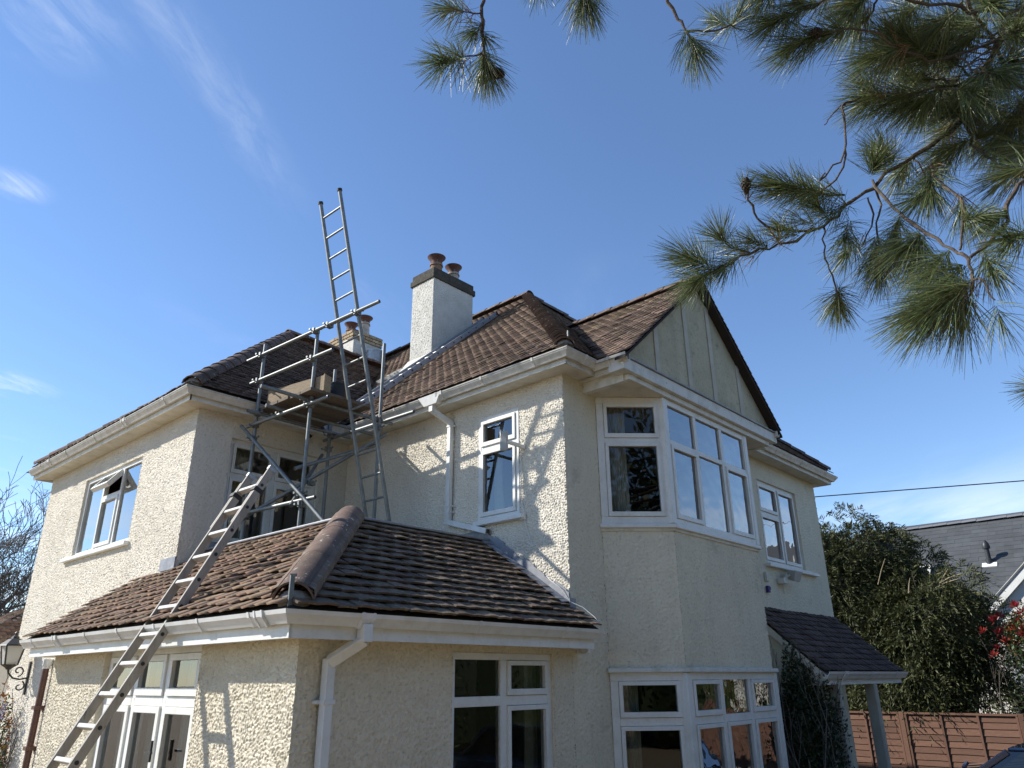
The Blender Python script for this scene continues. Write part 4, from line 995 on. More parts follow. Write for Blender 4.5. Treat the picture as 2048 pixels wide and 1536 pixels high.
mb = MB(); mb.poly([(PX0 + .1, PY + .2, PZ0 - .06), (PX1 - .05, PY + .2, PZ0 - .06), (PX1 - .05, 0, PZ0 - .06), (PX0 + .1, 0, PZ0 - .06)]); mb.build('porch_ceiling', 'soffit', porch)
for xx in (4.80, 6.28):
    mb = MB(); mb.box(xx - .075, xx + .075, PY + .065, PY + .215, G, PZ0 - .152); mb.box(xx - .045, xx + .045, PY + .057, PY + .223, G + .02, PZ0 - .17); mb.build('porch_post', 'gable_board', porch, bevel=.012)

# ------------------------------------------------------------------ small fittings on the walls
# long-arm lamp beside the small window
t_ = thing('wall_lamp', (0, 0.70, 4.2), 'grey oblong wall lamp on a white arm in front of the small upstairs window', 'lamp')
mb = MB(); mb.obox((-.24, .735, 4.265), (.018, .012, 0), (-.025, .045, 0), (0, 0, .125)); mb.build('lamp_body', 'grey_plastic', t_, bevel=.02)
mb = MB(); mb.path([(0.0, .62, 4.20), (-.10, .63, 4.22), (-.22, .70, 4.25)], .026, 8); mb.build('arm', 'white_cable', t_, smooth=True)
mb = MB(); mb.path([(-.22, .75, 4.37), (-.28, .76, 4.40), (-.29, .74, 4.30)], .008, 6); mb.build('bracket', 'white_cable', t_, smooth=True)
mb = MB(); mb.box(-.04, -.008, .60, .68, 3.33, 3.40); mb.path([(-.03, .66, 4.17), (-.02, .655, 3.9), (-.025, .66, 3.6), (-.02, .63, 3.40), (-.02, .60, 3.25), (-.02, .54, 3.10)], .005, 5); mb.build('cable', 'white_cable', t_)
# floodlight under the right window
t_ = thing('floodlight', (5.55, -.02, 3.05), 'weathered grey floodlight under the rightmost upstairs window', 'floodlight')
mb = MB(); mb.hexa([(5.56, -.20, 3.02), (5.80, -.20, 3.02), (5.78, -.09, 3.06), (5.58, -.09, 3.06), (5.53, -.26, 3.18), (5.83, -.26, 3.18), (5.80, -.10, 3.20), (5.56, -.10, 3.20)]); mb.build('lamp_head', 'grey_plastic', t_, bevel=.012)
mb = MB(); mb.box(5.36, 5.52, -.12, -.01, 2.98, 3.06); mb.path([(5.46, -.06, 3.05), (5.5, -.14, 3.10), (5.58, -.14, 3.12)], .018, 6); mb.path([(5.5, -.03, 2.98), (5.54, -.02, 2.90), (5.56, -.01, 2.84)], .006, 5); mb.build('bracket', 'white_old', t_)
mb = MB(); mb.obox((4.93, -.03, 2.86), (.035, 0, 0), (0, .02, 0), (0, 0, .05)); mb.obox((4.97, -.03, 2.87), (.03, 0, .01), (0, .015, 0), (0, 0, .02))
mb.build('peg', 'purple', None, label='small purple peg on the wall beside the bay', cat='peg')
mb = MB(); mb.box(4.90, 4.98, -.05, -.005, 2.98, 3.12); mb.build('junction_box', 'white_old', None, bevel=.008, label='white junction box on the wall above the purple peg', cat='box')
# sensor lamp under the extension eaves
t_ = thing('sensor_lamp', (.03, -.1, 1.86), 'round white lamp under the right end of the extension gutter', 'lamp')
mb = MB(); mb.lathe((.02, -.13, 1.885), [(.02, -.045), (.045, -.03), (.052, 0), (.045, .03)], 14); mb.build('lamp_glass', 'frosted', t_, smooth=True)
mb = MB(); mb.box(.055, .12, -.15, -.01, 1.845, 1.91); mb.build('lamp_base', 'white_trim', t_, bevel=.01)
# lantern on the wing wall
LY, LZ = 8.80, 2.02
t_ = thing('lantern', (XW, LY, 1.62), 'black iron coach lantern on a scrolled bracket on the left wall', 'lantern')
cx = XW - .30
mb = MB(); hw = .085; tw_ = .125
mb.hexa([(cx - hw, LY - hw, LZ - .14), (cx + hw, LY - hw, LZ - .14), (cx + hw, LY + hw, LZ - .14), (cx - hw, LY + hw, LZ - .14), (cx - tw_, LY - tw_, LZ + .12), (cx + tw_, LY - tw_, LZ + .12), (cx + tw_, LY + tw_, LZ + .12), (cx - tw_, LY + tw_, LZ + .12)]); mb.build('lantern_glass', 'frosted', t_)
mb = MB()
for sx in (-1, 1):
    for sy in (-1, 1): mb.bar((cx + sx * hw, LY + sy * hw, LZ - .15), (cx + sx * tw_, LY + sy * tw_, LZ + .125), .018, .018)
mb.lathe((cx, LY, LZ + .12), [(.20, 0), (.19, .02), (.09, .10), (.06, .11), (.05, .14), (.02, .16), (.025, .19), (.005, .215)], 8)
mb.lathe((cx, LY, LZ - .19), [(.03, -.03), (.06, .0), (.13, .045)], 8)
mb.build('lantern_frame', 'iron', t_)
mb = MB()
def scroll(c, r0, r1, t0, t1, n=14): return [(c[0] + (r0 + (r1 - r0) * i / n) * math.cos(t0 + (t1 - t0) * i / n), LY, c[1] + (r0 + (r1 - r0) * i / n) * math.sin(t0 + (t1 - t0) * i / n)) for i in range(n + 1)]
mb.path([(cx, LY, LZ - .20), (cx + .01, LY, LZ - .27), (cx + .08, LY, LZ - .34), (cx + .18, LY, LZ - .36), (cx + .27, LY, LZ - .34)], .014, 6)
mb.path(scroll((cx + .14, LZ - .24), .08, .02, -1.5, 5.0), .011, 6); mb.path(scroll((cx + .19, LZ - .46), .08, .02, 1.2, -4.5), .011, 6)
mb.bar((XW - .02, LY, LZ - .10), (XW - .02, LY, LZ - .58), .05, .02, up=(1, 0, 0)); mb.build('lantern_bracket', 'iron', t_)

# ------------------------------------------------------------------ scaffold tower on the flat roof
sc = thing('scaffold_tower', (-1.2, 3.3, zt), 'galvanised tube scaffold tower standing on the flat roof', 'scaffold')
TR = .0242
def pole(p, q, name='pole'):
    mb = MB(); p, q = Vector(p), Vector(q); mb.tube(p, q, TR, 12); ob = mb.build(name, 'galv', sc, smooth=True)
    for e, s_ in ((p, 1), (q, -1)):
        a = (q - p).normalized() * s_
        m2 = MB(); m2.tube(e - a * .0012, e + a * .002, TR * .86, 10); m2.build('tube_bore', 'iron', ob)
    return ob
def coupler(c, ang=0.0):
    mb = MB(); c = Vector(c); ca, sa = math.cos(ang), math.sin(ang)
    mb.obox(c, (.034 * ca, .034 * sa, 0), (-.036 * sa, .036 * ca, 0), (0, 0, .03))
    mb.obox(c + Vector((-.03 * ca, -.03 * sa, .0)), (.03 * ca, .03 * sa, 0.0), (-.014 * sa, .014 * ca, 0), (0, 0, .036))
    mb.tube(c + Vector((-.045 * ca, -.045 * sa, -.02)), c + Vector((-.115 * ca, -.115 * sa, -.012)), .0085, 6)
    mb.tube(c + Vector((.02 * sa, -.02 * ca, .0)), c + Vector((.095 * sa, -.095 * ca, .015)), .0085, 6)
    mb.tube(c + Vector((-.105 * ca, -.105 * sa, -.012)), c + Vector((-.12 * ca, -.12 * sa, -.012)), .015, 6)
    mb.tube(c + Vector((.085 * sa, -.085 * ca, .015)), c + Vector((.10 * sa, -.10 * ca, .015)), .015, 6)
    return mb.build('coupler', 'galv', sc)
S1, S2, S3, S4 = (-1.80, 3.85), (-1.60, 2.865), (-.66, 3.80), (-.58, 2.74)
pole((*S1, zt + .02), (*S1, 6.0)); pole((*S2, zt + .02), (*S2, 6.0)); pole((*S3, zt + .02), (*S3, 5.95)); pole((*S4, zt + .02), (*S4, 6.07))
for s_ in (S1, S2, S3, S4):
    mb = MB(); mb.obox((*s_, zt + .02), (.075, 0, 0), (0, .075, 0), (0, 0, .006)); mb.build('base_plate', 'galv', sc)
def rail(y): return -1.028 - .2 * y
ro = -.052
pole((rail(4.10) + ro, 4.10, 5.79), (rail(1.77) + ro, 1.77, 6.07)); pole((rail(3.98) + ro, 3.98, 5.42), (rail(2.50) + ro, 2.50, 5.58))
for y, z in ((3.85, 5.82), (2.865, 5.94), (3.85, 5.435), (2.865, 5.54)): coupler((rail(y) - .025, y, z), .2)
for y, z in ((2.63, 5.965), (2.16, 6.02)): coupler((rail(y) - .02, y, z), .2)
pole((rail(3.95) + ro, 3.95, 4.79), (rail(2.50) + ro, 2.50, 4.93)); coupler((*S1, 4.80), .2); coupler((*S2, 4.89), .2)
pole((-2.28, 2.93, 4.99), (-.30, 2.83, 4.95)); pole((-1.98, 3.78, 4.955), (-.36, 3.72, 4.93)); pole((-1.93, 3.40, 4.945), (-.25, 3.33, 4.92)); pole((-.62, 4.0, 4.885), (-.52, 2.1, 4.90))
coupler((-1.62, 2.90, 4.97)); coupler((-1.72, 3.40, 4.86)); coupler((-.60, 2.79, 4.94)); coupler((-.65, 3.78, 4.91)); coupler((*S4, 4.80)); coupler((-1.80, 3.81, 4.96))
pole((rail(4.05) - .06, 4.05, 4.82), (rail(2.33) - .06, 2.33, 3.28)); coupler((-1.80, 3.86, 4.62), .2); coupler((-1.61, 2.87, 3.74), .2)
pole((-.50, 2.68, 4.72), (-1.93, 3.92, 3.45)); coupler((-1.2, 3.3, 4.02))
pole((-1.84, 3.92, 3.60), (-1.58, 2.60, 3.66)); coupler((-1.60, 2.85, 3.60), .2); coupler((-1.80, 3.83, 3.58), .2)
pole((-1.70, 2.92, 4.05), (-.48, 2.84, 4.62)); coupler((-.66, 3.80, 4.70)); pole((-.72, 3.86, 4.62), (-1.72, 2.9, 3.58))
for k in range(5):
    yy = 2.66 + k * .245
    mb = MB(); mb.box(-1.76 + .03 * random.random() - .04 * k * .2, -.80 + .05 * random.random(), yy, yy + .232, 5.018, 5.056); mb.build('board', 'board_old', sc)
tb = MB(); tb.obox((-1.62, 3.21, 5.175), (.10, -.53, .0), (.019, .0036, 0), (0, 0, .115)); tb.build('toe_board', 'board_wood', sc, bevel=.004)
tb = MB(); tb.obox((-1.51, 2.672, 5.165), (.07, .03, .0), (-.004, .012, 0), (0, 0, .115)); tb.build('toe_board', 'board_wood', sc, bevel=.004)
# bucket on the boards
bk = thing('bucket', (-1.15, 3.0, 5.06), 'black builder bucket on the scaffold boards', 'bucket')
mb = MB(); mb.lathe((-1.15, 2.98, 5.058), [(.105, 0), (.14, .25), (.15, .25), (.15, .27), (.135, .27), (.10, .02)], 20); mb.build('bucket_body', 'black_plastic', bk, smooth=True)
mb = MB(); mb.path([(-1.15 + .15 * math.cos(t), 2.98 - .08 * math.sin(t), 5.31 - .13 * math.sin(t)) for t in np.linspace(0, math.pi, 12)], .005, 6); mb.build('handle', 'galv', bk, smooth=True)

# ------------------------------------------------------------------ ladders
def ladder(name, A, B, side, wd, rungs, label, round_=False, sw=.028, sd=.065, m='alu', rm='alu', rr_=.014, caps=True, rung0=.18, pitch=.25, flat=False, group=None):
    """stiles from A (foot) to B (head), centre line; side = unit vector along the rungs"""
    A, B, side = Vector(A), Vector(B), Vector(side).normalized(); a = (B - A).normalized(); nn = side.cross(a).normalized()
    L = (B - A).length
    t_ = thing(name, tuple(A), label, 'ladder', group)
    for s_ in (-1, 1):
        p, q = A + side * s_ * wd / 2, B + side * s_ * wd / 2; mb = MB()
        if round_: mb.tube(p, q, sw, 12)
        else: mb.obox((p + q) / 2, (q - p) / 2, side * sw / 2, nn * sd / 2)
        st = mb.build('stile', m, t_, smooth=round_, bevel=0 if round_ else .004)
        if caps:
            for e in (p, q):
                c = MB()
                if round_: c.path([e - a * .02, e + a * .012, e + a * .02], [sw * 1.35, sw * 1.35, sw * .7], 10)
                else: c.obox(e, a * .02, side * (sw / 2 + .004), nn * (sd / 2 + .004))
                c.build('end_cap', 'rubber' if not flat else 'alu', st)
    k = int((L - rung0) / pitch) + 1
    for i in range(k):
        c = A + a * (rung0 + i * pitch)
        mb = MB()
        if flat: mb.obox(c, side * (wd / 2 - sw / 2 + .002), (a * .018 + nn * .0), nn * .028)
        else: mb.tube(c - side * (wd / 2 + .0), c + side * (wd / 2 + .0), rr_, 10)
        r_ = mb.build('rung', rm, t_, smooth=not flat, bevel=.006 if flat else 0)
        if not round_:
            h = MB()
            for s_ in (-1, 1): h.tube(c + side * s_ * (wd / 2 + sw / 2 - .002), c + side * s_ * (wd / 2 + sw / 2 + .003), .017, 8)
            h.build('rung_end', 'rubber', r_)['kind'] = 'stuff'
    return t_
ladder('tube_ladder', (-.72, 2.375, zt + .02), (-1.905, 2.395, 7.72), (0, 1, 0), .44, 0, 'tall round-tube metal ladder standing through the scaffold above the roof', round_=True, sw=.026, m='galv', rm='galv', rr_=.015, rung0=.28, pitch=.30)
# two section ladder against the extension gutter
LA = Vector((-4.93, 1.80, G)); LD = Vector((1.31, -.08, 2.55)).normalized()
LB = LA + LD * ((3.55 + .55) / LD.z)
sd_ = Vector((0, 1, 0)); nn_ = sd_.cross(LD).normalized()
wood = ladder('extension_ladder', LA, LB, sd_, .40, 0, 'weathered pale ladder leaning across the extension gutter in the foreground', sw=.03, sd=.075, m='ladder_wood', rm='ladder_rung', flat=True, rung0=.22, pitch=.262)
for s_ in (-1, 1):
    q = LB + sd_ * (s_ * .20 + .036) - LD * .10; p = q - LD * .55
    mb = MB(); mb.obox((p + q) / 2, (q - p) / 2, sd_ * .015, nn_ * .036); mb.build('outer_stile', 'ladder_wood', wood, bevel=.004)
    mb = MB(); mb.obox(q - LD * .16 - sd_ * .015, LD * .022, sd_ * .04, nn_ * .05); mb.build('slide_bracket', 'rubber', wood)
# roof ladder from the scaffold up past the chimney
up_ = Vector((1, 0, TM)).normalized()
RA = Vector((-.75, 4.02, zMX(-.75) + .20)); RB = Vector((2.95, 4.05, zMX(2.95) + .10))
ladder('roof_ladder', RA, RB, (0, 1, 0), .36, 0, 'grey metal roof ladder laid up the tiles beside the white chimney', sw=.026, sd=.085, m='alu', rm='alu', rung0=.15, pitch=.25)

# ------------------------------------------------------------------ planting helpers
def unit(a): return a / np.maximum(np.linalg.norm(a, axis=-1, keepdims=True), 1e-9)
def diamonds(c, a, l, wd, nrm=None, r=rng):
    """leaf quads: centre c, long axis a, length l, width wd"""
    a = unit(a)
    if nrm is None: nrm = r.normal(size=c.shape)
    b = unit(np.cross(a, nrm)); l = np.broadcast_to(l, len(c))[:, None]; wd = np.broadcast_to(wd, len(c))[:, None]
    fold = unit(np.cross(a, b)) * wd * .25
    v = np.stack([c - a * l / 2, c + b * wd / 2 + fold, c + a * l / 2, c - b * wd / 2 + fold], 1)
    return v.reshape(-1, 3)
def quads(n): return np.arange(n * 4).reshape(-1, 4)
def shell_points(n, ctr, rad, lump=0.18, inner=0.62, seed=0, zmin=None):
    r = np.random.default_rng(seed)
    d_ = unit(r.normal(size=(n, 3)))
    ph = r.uniform(0, 6.28, 6); k = r.normal(size=(6, 3)) * 3.2
    lu = 1 + lump * np.sum(np.sin(d_ @ k.T + ph), 1) / 2.2
    rad_ = (inner + (1 - inner) * r.uniform(0, 1, n) ** .5) * lu
    p = np.array(ctr) + d_ * rad_[:, None] * np.array(rad)
    if zmin is not None: keep = p[:, 2] > zmin; p, d_ = p[keep], d_[keep]
    return p, d_
def sprays(name, ctrs, n, m, parent, seed, droop=.55, l=.16, wd=.026, k=11, length=.44, zmin=None):
    """flat drooping fronds over lumpy crown volumes"""
    r = np.random.default_rng(seed); vs = []
    for ci, (c, rad, share) in enumerate(ctrs):
        p, d_ = shell_points(int(n * share), c, rad, .24, .66, seed * 31 + ci, zmin)
        ax = unit(d_ * .8 + r.normal(size=p.shape) * .45 + np.array([0, 0, .25]))
        sd = unit(np.cross(ax, r.normal(size=p.shape))); sc_ = r.uniform(.6, 1.25, len(p))
        for j in range(k):
            t = (j + .5) / k; 
            q = p + ax * (length * t * sc_)[:, None] + np.array([0, 0, -1.]) * (droop * (length * t * sc_) ** 2 / .3)[:, None]
            side = (-1) ** j * (1 - t * .7)
            a2 = ax * .75 + sd * side * .8 - np.array([0, 0, droop * t])
            vs.append(diamonds(q + sd * (side * l * .3), a2, l * (1.1 - .4 * t) * sc_, wd, r=r))
    v = np.concatenate(vs)
    ob = np_mesh(name, v, quads(len(v) // 4), m, parent); ob['kind'] = 'stuff'; return ob
def leaves(name, ctrs, n, m, parent, seed, l=.09, wd=.04, up=.3, zmin=None, inner=.6, lump=.2):
    r = np.random.default_rng(seed); vs = []
    for ci, (c, rad, share) in enumerate(ctrs):
        p, d_ = shell_points(int(n * share), c, rad, lump, inner, seed * 17 + ci, zmin)
        a = unit(d_ * .6 + r.normal(size=p.shape) * .8 + np.array([0, 0, up]))
        vs.append(diamonds(p, a, l * r.uniform(.6, 1.3, len(p)), wd * r.uniform(.7, 1.2, len(p)), r=r))
    v = np.concatenate(vs)
    ob = np_mesh(name, v, quads(len(v) // 4), m, parent); ob['kind'] = 'stuff'; return ob
def grow(mb, p, d_, L, r_, depth, spread, r, nseg=4, kids=(2, 4), shrink=.68, upw=.15, thin=0.004, twig_n=5):
    pts = [p]; rad = [r_]; dd = d_
    for i in range(nseg):
        dd = unit(dd + r.normal(size=3) * .13 + np.array([0, 0, upw * .3])); p = p + dd * L / nseg; pts.append(p); rad.append(max(thin, r_ * (1 - .5 * (i + 1) / nseg)))
    mb.path(pts, rad, 6 if r_ > .03 else 4, caps=False)
    if depth == 0: return
    for i in range(r.integers(*kids)):
        k = r.integers(1, nseg + 1); a = unit(r.normal(size=3)); nd = unit(dd + a * spread + np.array([0, 0, upw]))
        grow(mb, pts[k], nd, L * shrink * r.uniform(.7, 1.15), max(thin, rad[k] * .66), depth - 1, spread, r, max(2, nseg - 1), kids, shrink, upw, thin, twig_n)
def bare_tree(loc, h, seed, label, group=None, lean=(0, 0, 1), depth=5):
    t_ = thing('bare_tree', loc, label, 'tree', group); r = np.random.default_rng(seed)
    mb = MB(); p = np.array(loc, float); top = p + unit(np.array(lean, float)) * h * .30
    mb.path([p, (p + top) / 2 + r.normal(size=3) * .04, top], [h * .022, h * .018, h * .015], 8); mb.build('trunk', 'bark_bare', t_, smooth=True)
    mb = MB()
    for i in range(5):
        a = unit(np.array([math.cos(i * 1.26 + seed), math.sin(i * 1.26 + seed), .9 + .5 * r.random()])) 
        grow(mb, top - np.array([0, 0, h * .03 * i]), a, h * .27, h * .010, depth, .75, r, 4, (3, 5), .70, .12, .006)
    ob = mb.build('crown', 'bark_bare', t_); return t_

# ------------------------------------------------------------------ trees, shrubs and climbers
bare_tree((-2.3, 20.0, G), 8.8, 4, 'tall leafless tree at the far left edge beyond the garage', 'leafless trees at the left', depth=5)
bare_tree((0.25, 18.6, G), 7.0, 9, 'lower leafless tree half hidden behind the left wall of the house', 'leafless trees at the left', depth=5)
bare_tree((-1.0, 22.0, G), 9.6, 23, 'leafless tree between the garage roof and the house, reaching above the window head', 'leafless trees at the left', depth=5)
bare_tree((-4.6, 22.5, G), 9.5, 14, 'leafless tree farthest off at the left edge, thin twigs in haze', 'leafless trees at the left', depth=4)

def conifer(loc, ctrs, n, label, seed, m='conifer'):
    t_ = thing('conifer', loc, label, 'tree', 'conifers behind the fence')
    mb = MB(); x, y, z = loc; mb.path([(x, y, z), (x + .05, y, z + 2), (x, y + .05, max(c[0][2] for c in ctrs))], [.16, .12, .03], 8); mb.build('trunk', 'bark', t_, smooth=True)
    sprays('crown', ctrs, n, m, t_, seed)
    r = np.random.default_rng(seed); mb = MB()
    for i in range(60):
        c, rad, _ = ctrs[r.integers(len(ctrs))]; d_ = unit(r.normal(size=3)); d_[0] = -abs(d_[0]); q = np.array(c) + d_ * np.array(rad) * .9
        mb.path([np.array(c) + d_ * np.array(rad) * .3, q, q + d_ * .15], [.02, .01, .004], 4, caps=False)
    mb.build('branch', 'bark', t_)
    core = MB()  # dark core stands for the shade deep inside the crown
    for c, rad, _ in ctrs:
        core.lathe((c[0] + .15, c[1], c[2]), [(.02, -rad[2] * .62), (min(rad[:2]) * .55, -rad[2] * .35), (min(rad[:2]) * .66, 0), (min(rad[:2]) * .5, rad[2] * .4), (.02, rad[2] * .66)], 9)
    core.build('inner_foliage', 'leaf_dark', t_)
    return t_
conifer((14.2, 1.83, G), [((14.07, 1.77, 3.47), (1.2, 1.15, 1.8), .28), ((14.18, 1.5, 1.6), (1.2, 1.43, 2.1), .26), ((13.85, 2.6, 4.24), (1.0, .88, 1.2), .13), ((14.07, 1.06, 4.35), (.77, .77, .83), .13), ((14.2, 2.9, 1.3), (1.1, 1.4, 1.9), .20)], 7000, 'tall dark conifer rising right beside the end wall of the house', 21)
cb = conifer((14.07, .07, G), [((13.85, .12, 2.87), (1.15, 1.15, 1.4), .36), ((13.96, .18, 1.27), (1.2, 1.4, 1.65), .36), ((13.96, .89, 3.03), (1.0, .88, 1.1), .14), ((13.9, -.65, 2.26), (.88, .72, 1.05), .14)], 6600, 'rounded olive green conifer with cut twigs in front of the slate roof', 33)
mb = MB()
for (a, b) in (((12.97, 0.78, 3.64), (12.75, 0.45, 4.19)), ((12.92, -0.54, 3.47), (12.75, -0.83, 3.82)), ((12.81, -0.59, 3.54), (12.7, -1.09, 3.69)), ((12.75, -0.48, 3.42), (12.64, -1.01, 3.58)), ((12.7, 0.07, 3.36), (12.64, -0.04, 3.69)), ((12.7, 1.5, 2.26), (12.64, 1.39, 2.59)), ((12.7, 1.11, 2.04), (12.59, 1.06, 2.37))):
    mb.path([a, ((a[0] + b[0]) / 2, (a[1] + b[1]) / 2, (a[2] + b[2]) / 2 + .03), b], [.014, .011, .006], 5)
mb.build('cut_twig', 'twig_dry', cb)['kind'] = 'stuff'
# photinia with red young leaves
ph = thing('photinia', (13.15, -2.25, G), 'photinia shrub with red young leaves at the right edge above the fence', 'shrub')
r_ = np.random.default_rng(5); mb = MB()
for i in range(9): grow(mb, np.array([13.2 + r_.normal() * .12, -2.25 + r_.normal() * .3, G]), unit(np.array([r_.normal() * .15, r_.normal() * .25, 1.])), 1.9, .022, 2, .5, r_, 4, (2, 4), .55, .4, .004)
mb.build('stem', 'bark_bare', ph)
PC = [((13.15, -2.3, 1.93), (.8, .95, 1.25), .6), ((13.1, -2.5, .85), (.8, .9, 1.2), .4)]
leaves('green_leaves', PC, 4200, 'leaf_dark', ph, 41, .10, .04); leaves('bronze_leaves', [((13.05, -2.35, 2.2), (.72, .85, .8), 1)], 900, 'leaf_orange', ph, 42, .10, .035)
leaves('green_leaves', [((13.05, -2.35, 2.05), (.75, .85, .9), 1)], 900, 'leaf_green', ph, 44, .12, .045)
rv = []; rr3 = np.random.default_rng(43)
for i in range(60):
    th = rr3.uniform(0, 6.28); q = np.array([13.0 + .5 * math.cos(th) * rr3.random(), -2.25 + 1.0 * rr3.uniform(-1, 1), 0]); q[2] = 2.35 + .75 * rr3.random() - .5 * abs(q[1] + 2.25) ** 2
    a = unit(rr3.normal(size=(16, 3)) * .7 + np.array([-.2, 0, 1.1])); rv.append(diamonds(q + a * .07, a, .15, .036, r=rr3))
rv = np.concatenate(rv); np_mesh('red_leaves', rv, quads(len(rv) // 4), 'leaf_red', ph)['kind'] = 'stuff'
def far_photinia(x, y, sd, label):
    p_ = thing('photinia', (x, y, G), label, 'shrub', 'photinias along the fence past the right edge')
    r_ = np.random.default_rng(sd); mb = MB()
    for i in range(7): grow(mb, np.array([x + r_.normal() * .12, y + r_.normal() * .3, G]), unit(np.array([r_.normal() * .15, r_.normal() * .25, 1.])), 1.9, .022, 2, .5, r_, 4, (2, 4), .55, .4, .004)
    mb.build('stem', 'bark_bare', p_)
    C_ = [((x, y, 2.1), (.8, 1.35, 1.5), .6), ((x, y, .8), (.8, 1.3, 1.3), .4)]
    leaves('green_leaves', C_, 2200, 'leaf_green', p_, sd, .13, .055); leaves('bronze_leaves', C_, 1500, 'leaf_orange', p_, sd + 1, .13, .055)
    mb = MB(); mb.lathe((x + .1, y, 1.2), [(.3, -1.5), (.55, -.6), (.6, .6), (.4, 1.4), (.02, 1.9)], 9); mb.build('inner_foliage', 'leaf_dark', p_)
far_photinia(13.2, -4.5, 141, 'russet photinia next past the right edge, mirrored in the bay panes')
far_photinia(13.3, -7.0, 151, 'green and russet photinia halfway along the fence, mirrored in the bay panes')
far_photinia(13.2, -9.6, 161, 'last photinia along the fence, mirrored in the bay panes')
gh = thing('added_hedge', (-13, -14, G), 'unseen dark hedge added behind the camera to hide bright ground from the bay panes', 'hedge')  # unseen hedge put in so the bay panes mirror something dark
GC = [((-24 + 20 * k / 8, -4.5 - 16.5 * k / 8, 1.0), (1.7, 1.5, 2.6), 1 / 9) for k in range(9)]
leaves('foliage', GC, 9000, 'leaf_dark', gh, 171, .24, .11, zmin=G)
mb = MB()
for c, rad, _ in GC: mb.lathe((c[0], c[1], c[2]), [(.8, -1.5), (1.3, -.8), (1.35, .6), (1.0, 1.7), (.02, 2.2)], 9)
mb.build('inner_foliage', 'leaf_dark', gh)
# dark shrub between bay and porch
shb = thing('bay_shrub', (4.45, -.55, G), 'dark evergreen climber growing up between the bay and the porch', 'shrub')
r_ = np.random.default_rng(6); mb = MB()
for i in range(16): grow(mb, np.array([4.22 + r_.normal() * .14, -.62 + r_.normal() * .10, G]), unit(np.array([r_.normal() * .10, r_.normal() * .10, 1.])), 1.75 + .3 * r_.random(), .014, 2, .45, r_, 5, (2, 4), .38, .5, .003)
mb.build('stem', 'bark_bare', shb)
leaves('foliage', [((4.22, -.62, .95), (.36, .34, 1.0), .55), ((4.3, -.72, .1), (.48, .42, .9), .35), ((4.45, -.80, .8), (.25, .25, .9), .10)], 15000, 'leaf_dark', shb, 51, .062, .026, inner=.2, zmin=G)
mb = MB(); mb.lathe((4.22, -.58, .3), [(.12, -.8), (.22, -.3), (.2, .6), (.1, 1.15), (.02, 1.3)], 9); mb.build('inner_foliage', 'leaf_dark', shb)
# lilac flowered climber on the left wall
cl = thing('wall_climber', (XW - .1, 9.1, G), 'climber with lilac flowers on the left wall below the lantern', 'plant')
r_ = np.random.default_rng(8); mb = MB()
for i in range(7): grow(mb, np.array([XW - .08 - .05 * r_.random(), 9.15 + r_.normal() * .25, G]), unit(np.array([0, r_.normal() * .12, 1.])), 1.55, .012, 2, .4, r_, 5, (2, 4), .4, .4, .004)
mb.build('stem', 'bark_bare', cl)
leaves('leaves', [((XW - .18, 9.1, .55), (.16, .5, .85), 1)], 700, 'leaf_orange', cl, 61, .07, .03); leaves('leaves', [((XW - .18, 9.1, .4), (.16, .5, .8), 1)], 700, 'leaf_green', cl, 62, .07, .03)
fv = []
for i in range(16):
    q = np.array([XW - .22, 8.78 + r_.random() * .75, .35 + 1.0 * r_.random()]); n_ = 46; tt = r_.random(n_)
    fv.append(diamonds(q + np.stack([r_.normal(size=n_) * .03 * (1.2 - tt), r_.normal(size=n_) * .03 * (1.2 - tt), -tt * .26], -1), r_.normal(size=(n_, 3)), .035, .028, r=r_))
fv = np.concatenate(fv); np_mesh('blossom', fv, quads(len(fv) // 4), 'lilac', cl)['kind'] = 'stuff'
# what the drive-side windows mirror: a hedge across the drive and a big tree behind the camera
hg = thing('drive_hedge', (6, -10.5, G), 'sunlit green and russet hedge across the drive, mirrored in the ground floor bay panes', 'hedge')
HC = [((x, -10.5 + .3 * math.sin(x), .9), (1.5, .8, 2.9), 1 / 14) for x in np.linspace(-1, 31, 14)]
leaves('foliage', HC, 15000, 'leaf_green', hg, 71, .17, .07, zmin=G); leaves('foliage', HC, 5000, 'leaf_orange', hg, 72, .14, .055, zmin=G)
mb = MB()
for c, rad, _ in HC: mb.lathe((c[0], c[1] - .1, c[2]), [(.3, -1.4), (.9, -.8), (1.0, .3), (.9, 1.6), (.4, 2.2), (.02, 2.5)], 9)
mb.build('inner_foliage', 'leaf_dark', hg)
def offscreen_tree(x, y, h, sd, label):
    bt = thing('offscreen_tree', (x, y, G), label, 'tree', 'trees round the garden behind the photographer')
    mb = MB(); mb.path([(x, y, G), (x - .1, y, h * .3), (x, y - .1, h * .8)], [.35, .28, .1], 10); mb.build('trunk', 'bark', bt, smooth=True)
    k = h / 12
    leaves('crown', [((x, y, 7.0 * k), (3.6 * k, 3.6 * k, 4.6 * k), .5), ((x + 2 * k, y - 2.0 * k, 5.0 * k), (3 * k, 3 * k, 3.6 * k), .25), ((x - 2 * k, y + 1.5 * k, 5.4 * k), (3 * k, 3 * k, 3.8 * k), .25)], 7500, 'leaf_dark', bt, sd, .42, .17, inner=.25)
offscreen_tree(-15, -13, 12.5, 81, 'large dark tree across the garden, mirrored in the slanted bay panes')
offscreen_tree(-7, -18, 13, 82, 'tall unseen tree added straight behind the camera to block low sky')  # this and the next two: unseen trees added to deepen the house's shade
offscreen_tree(2.5, -17, 11, 83, 'broad unseen tree added behind the pine trunk to block low sky')
offscreen_tree(11, -16.5, 10, 84, 'unseen tree added behind the far end of the drive hedge to block low sky')

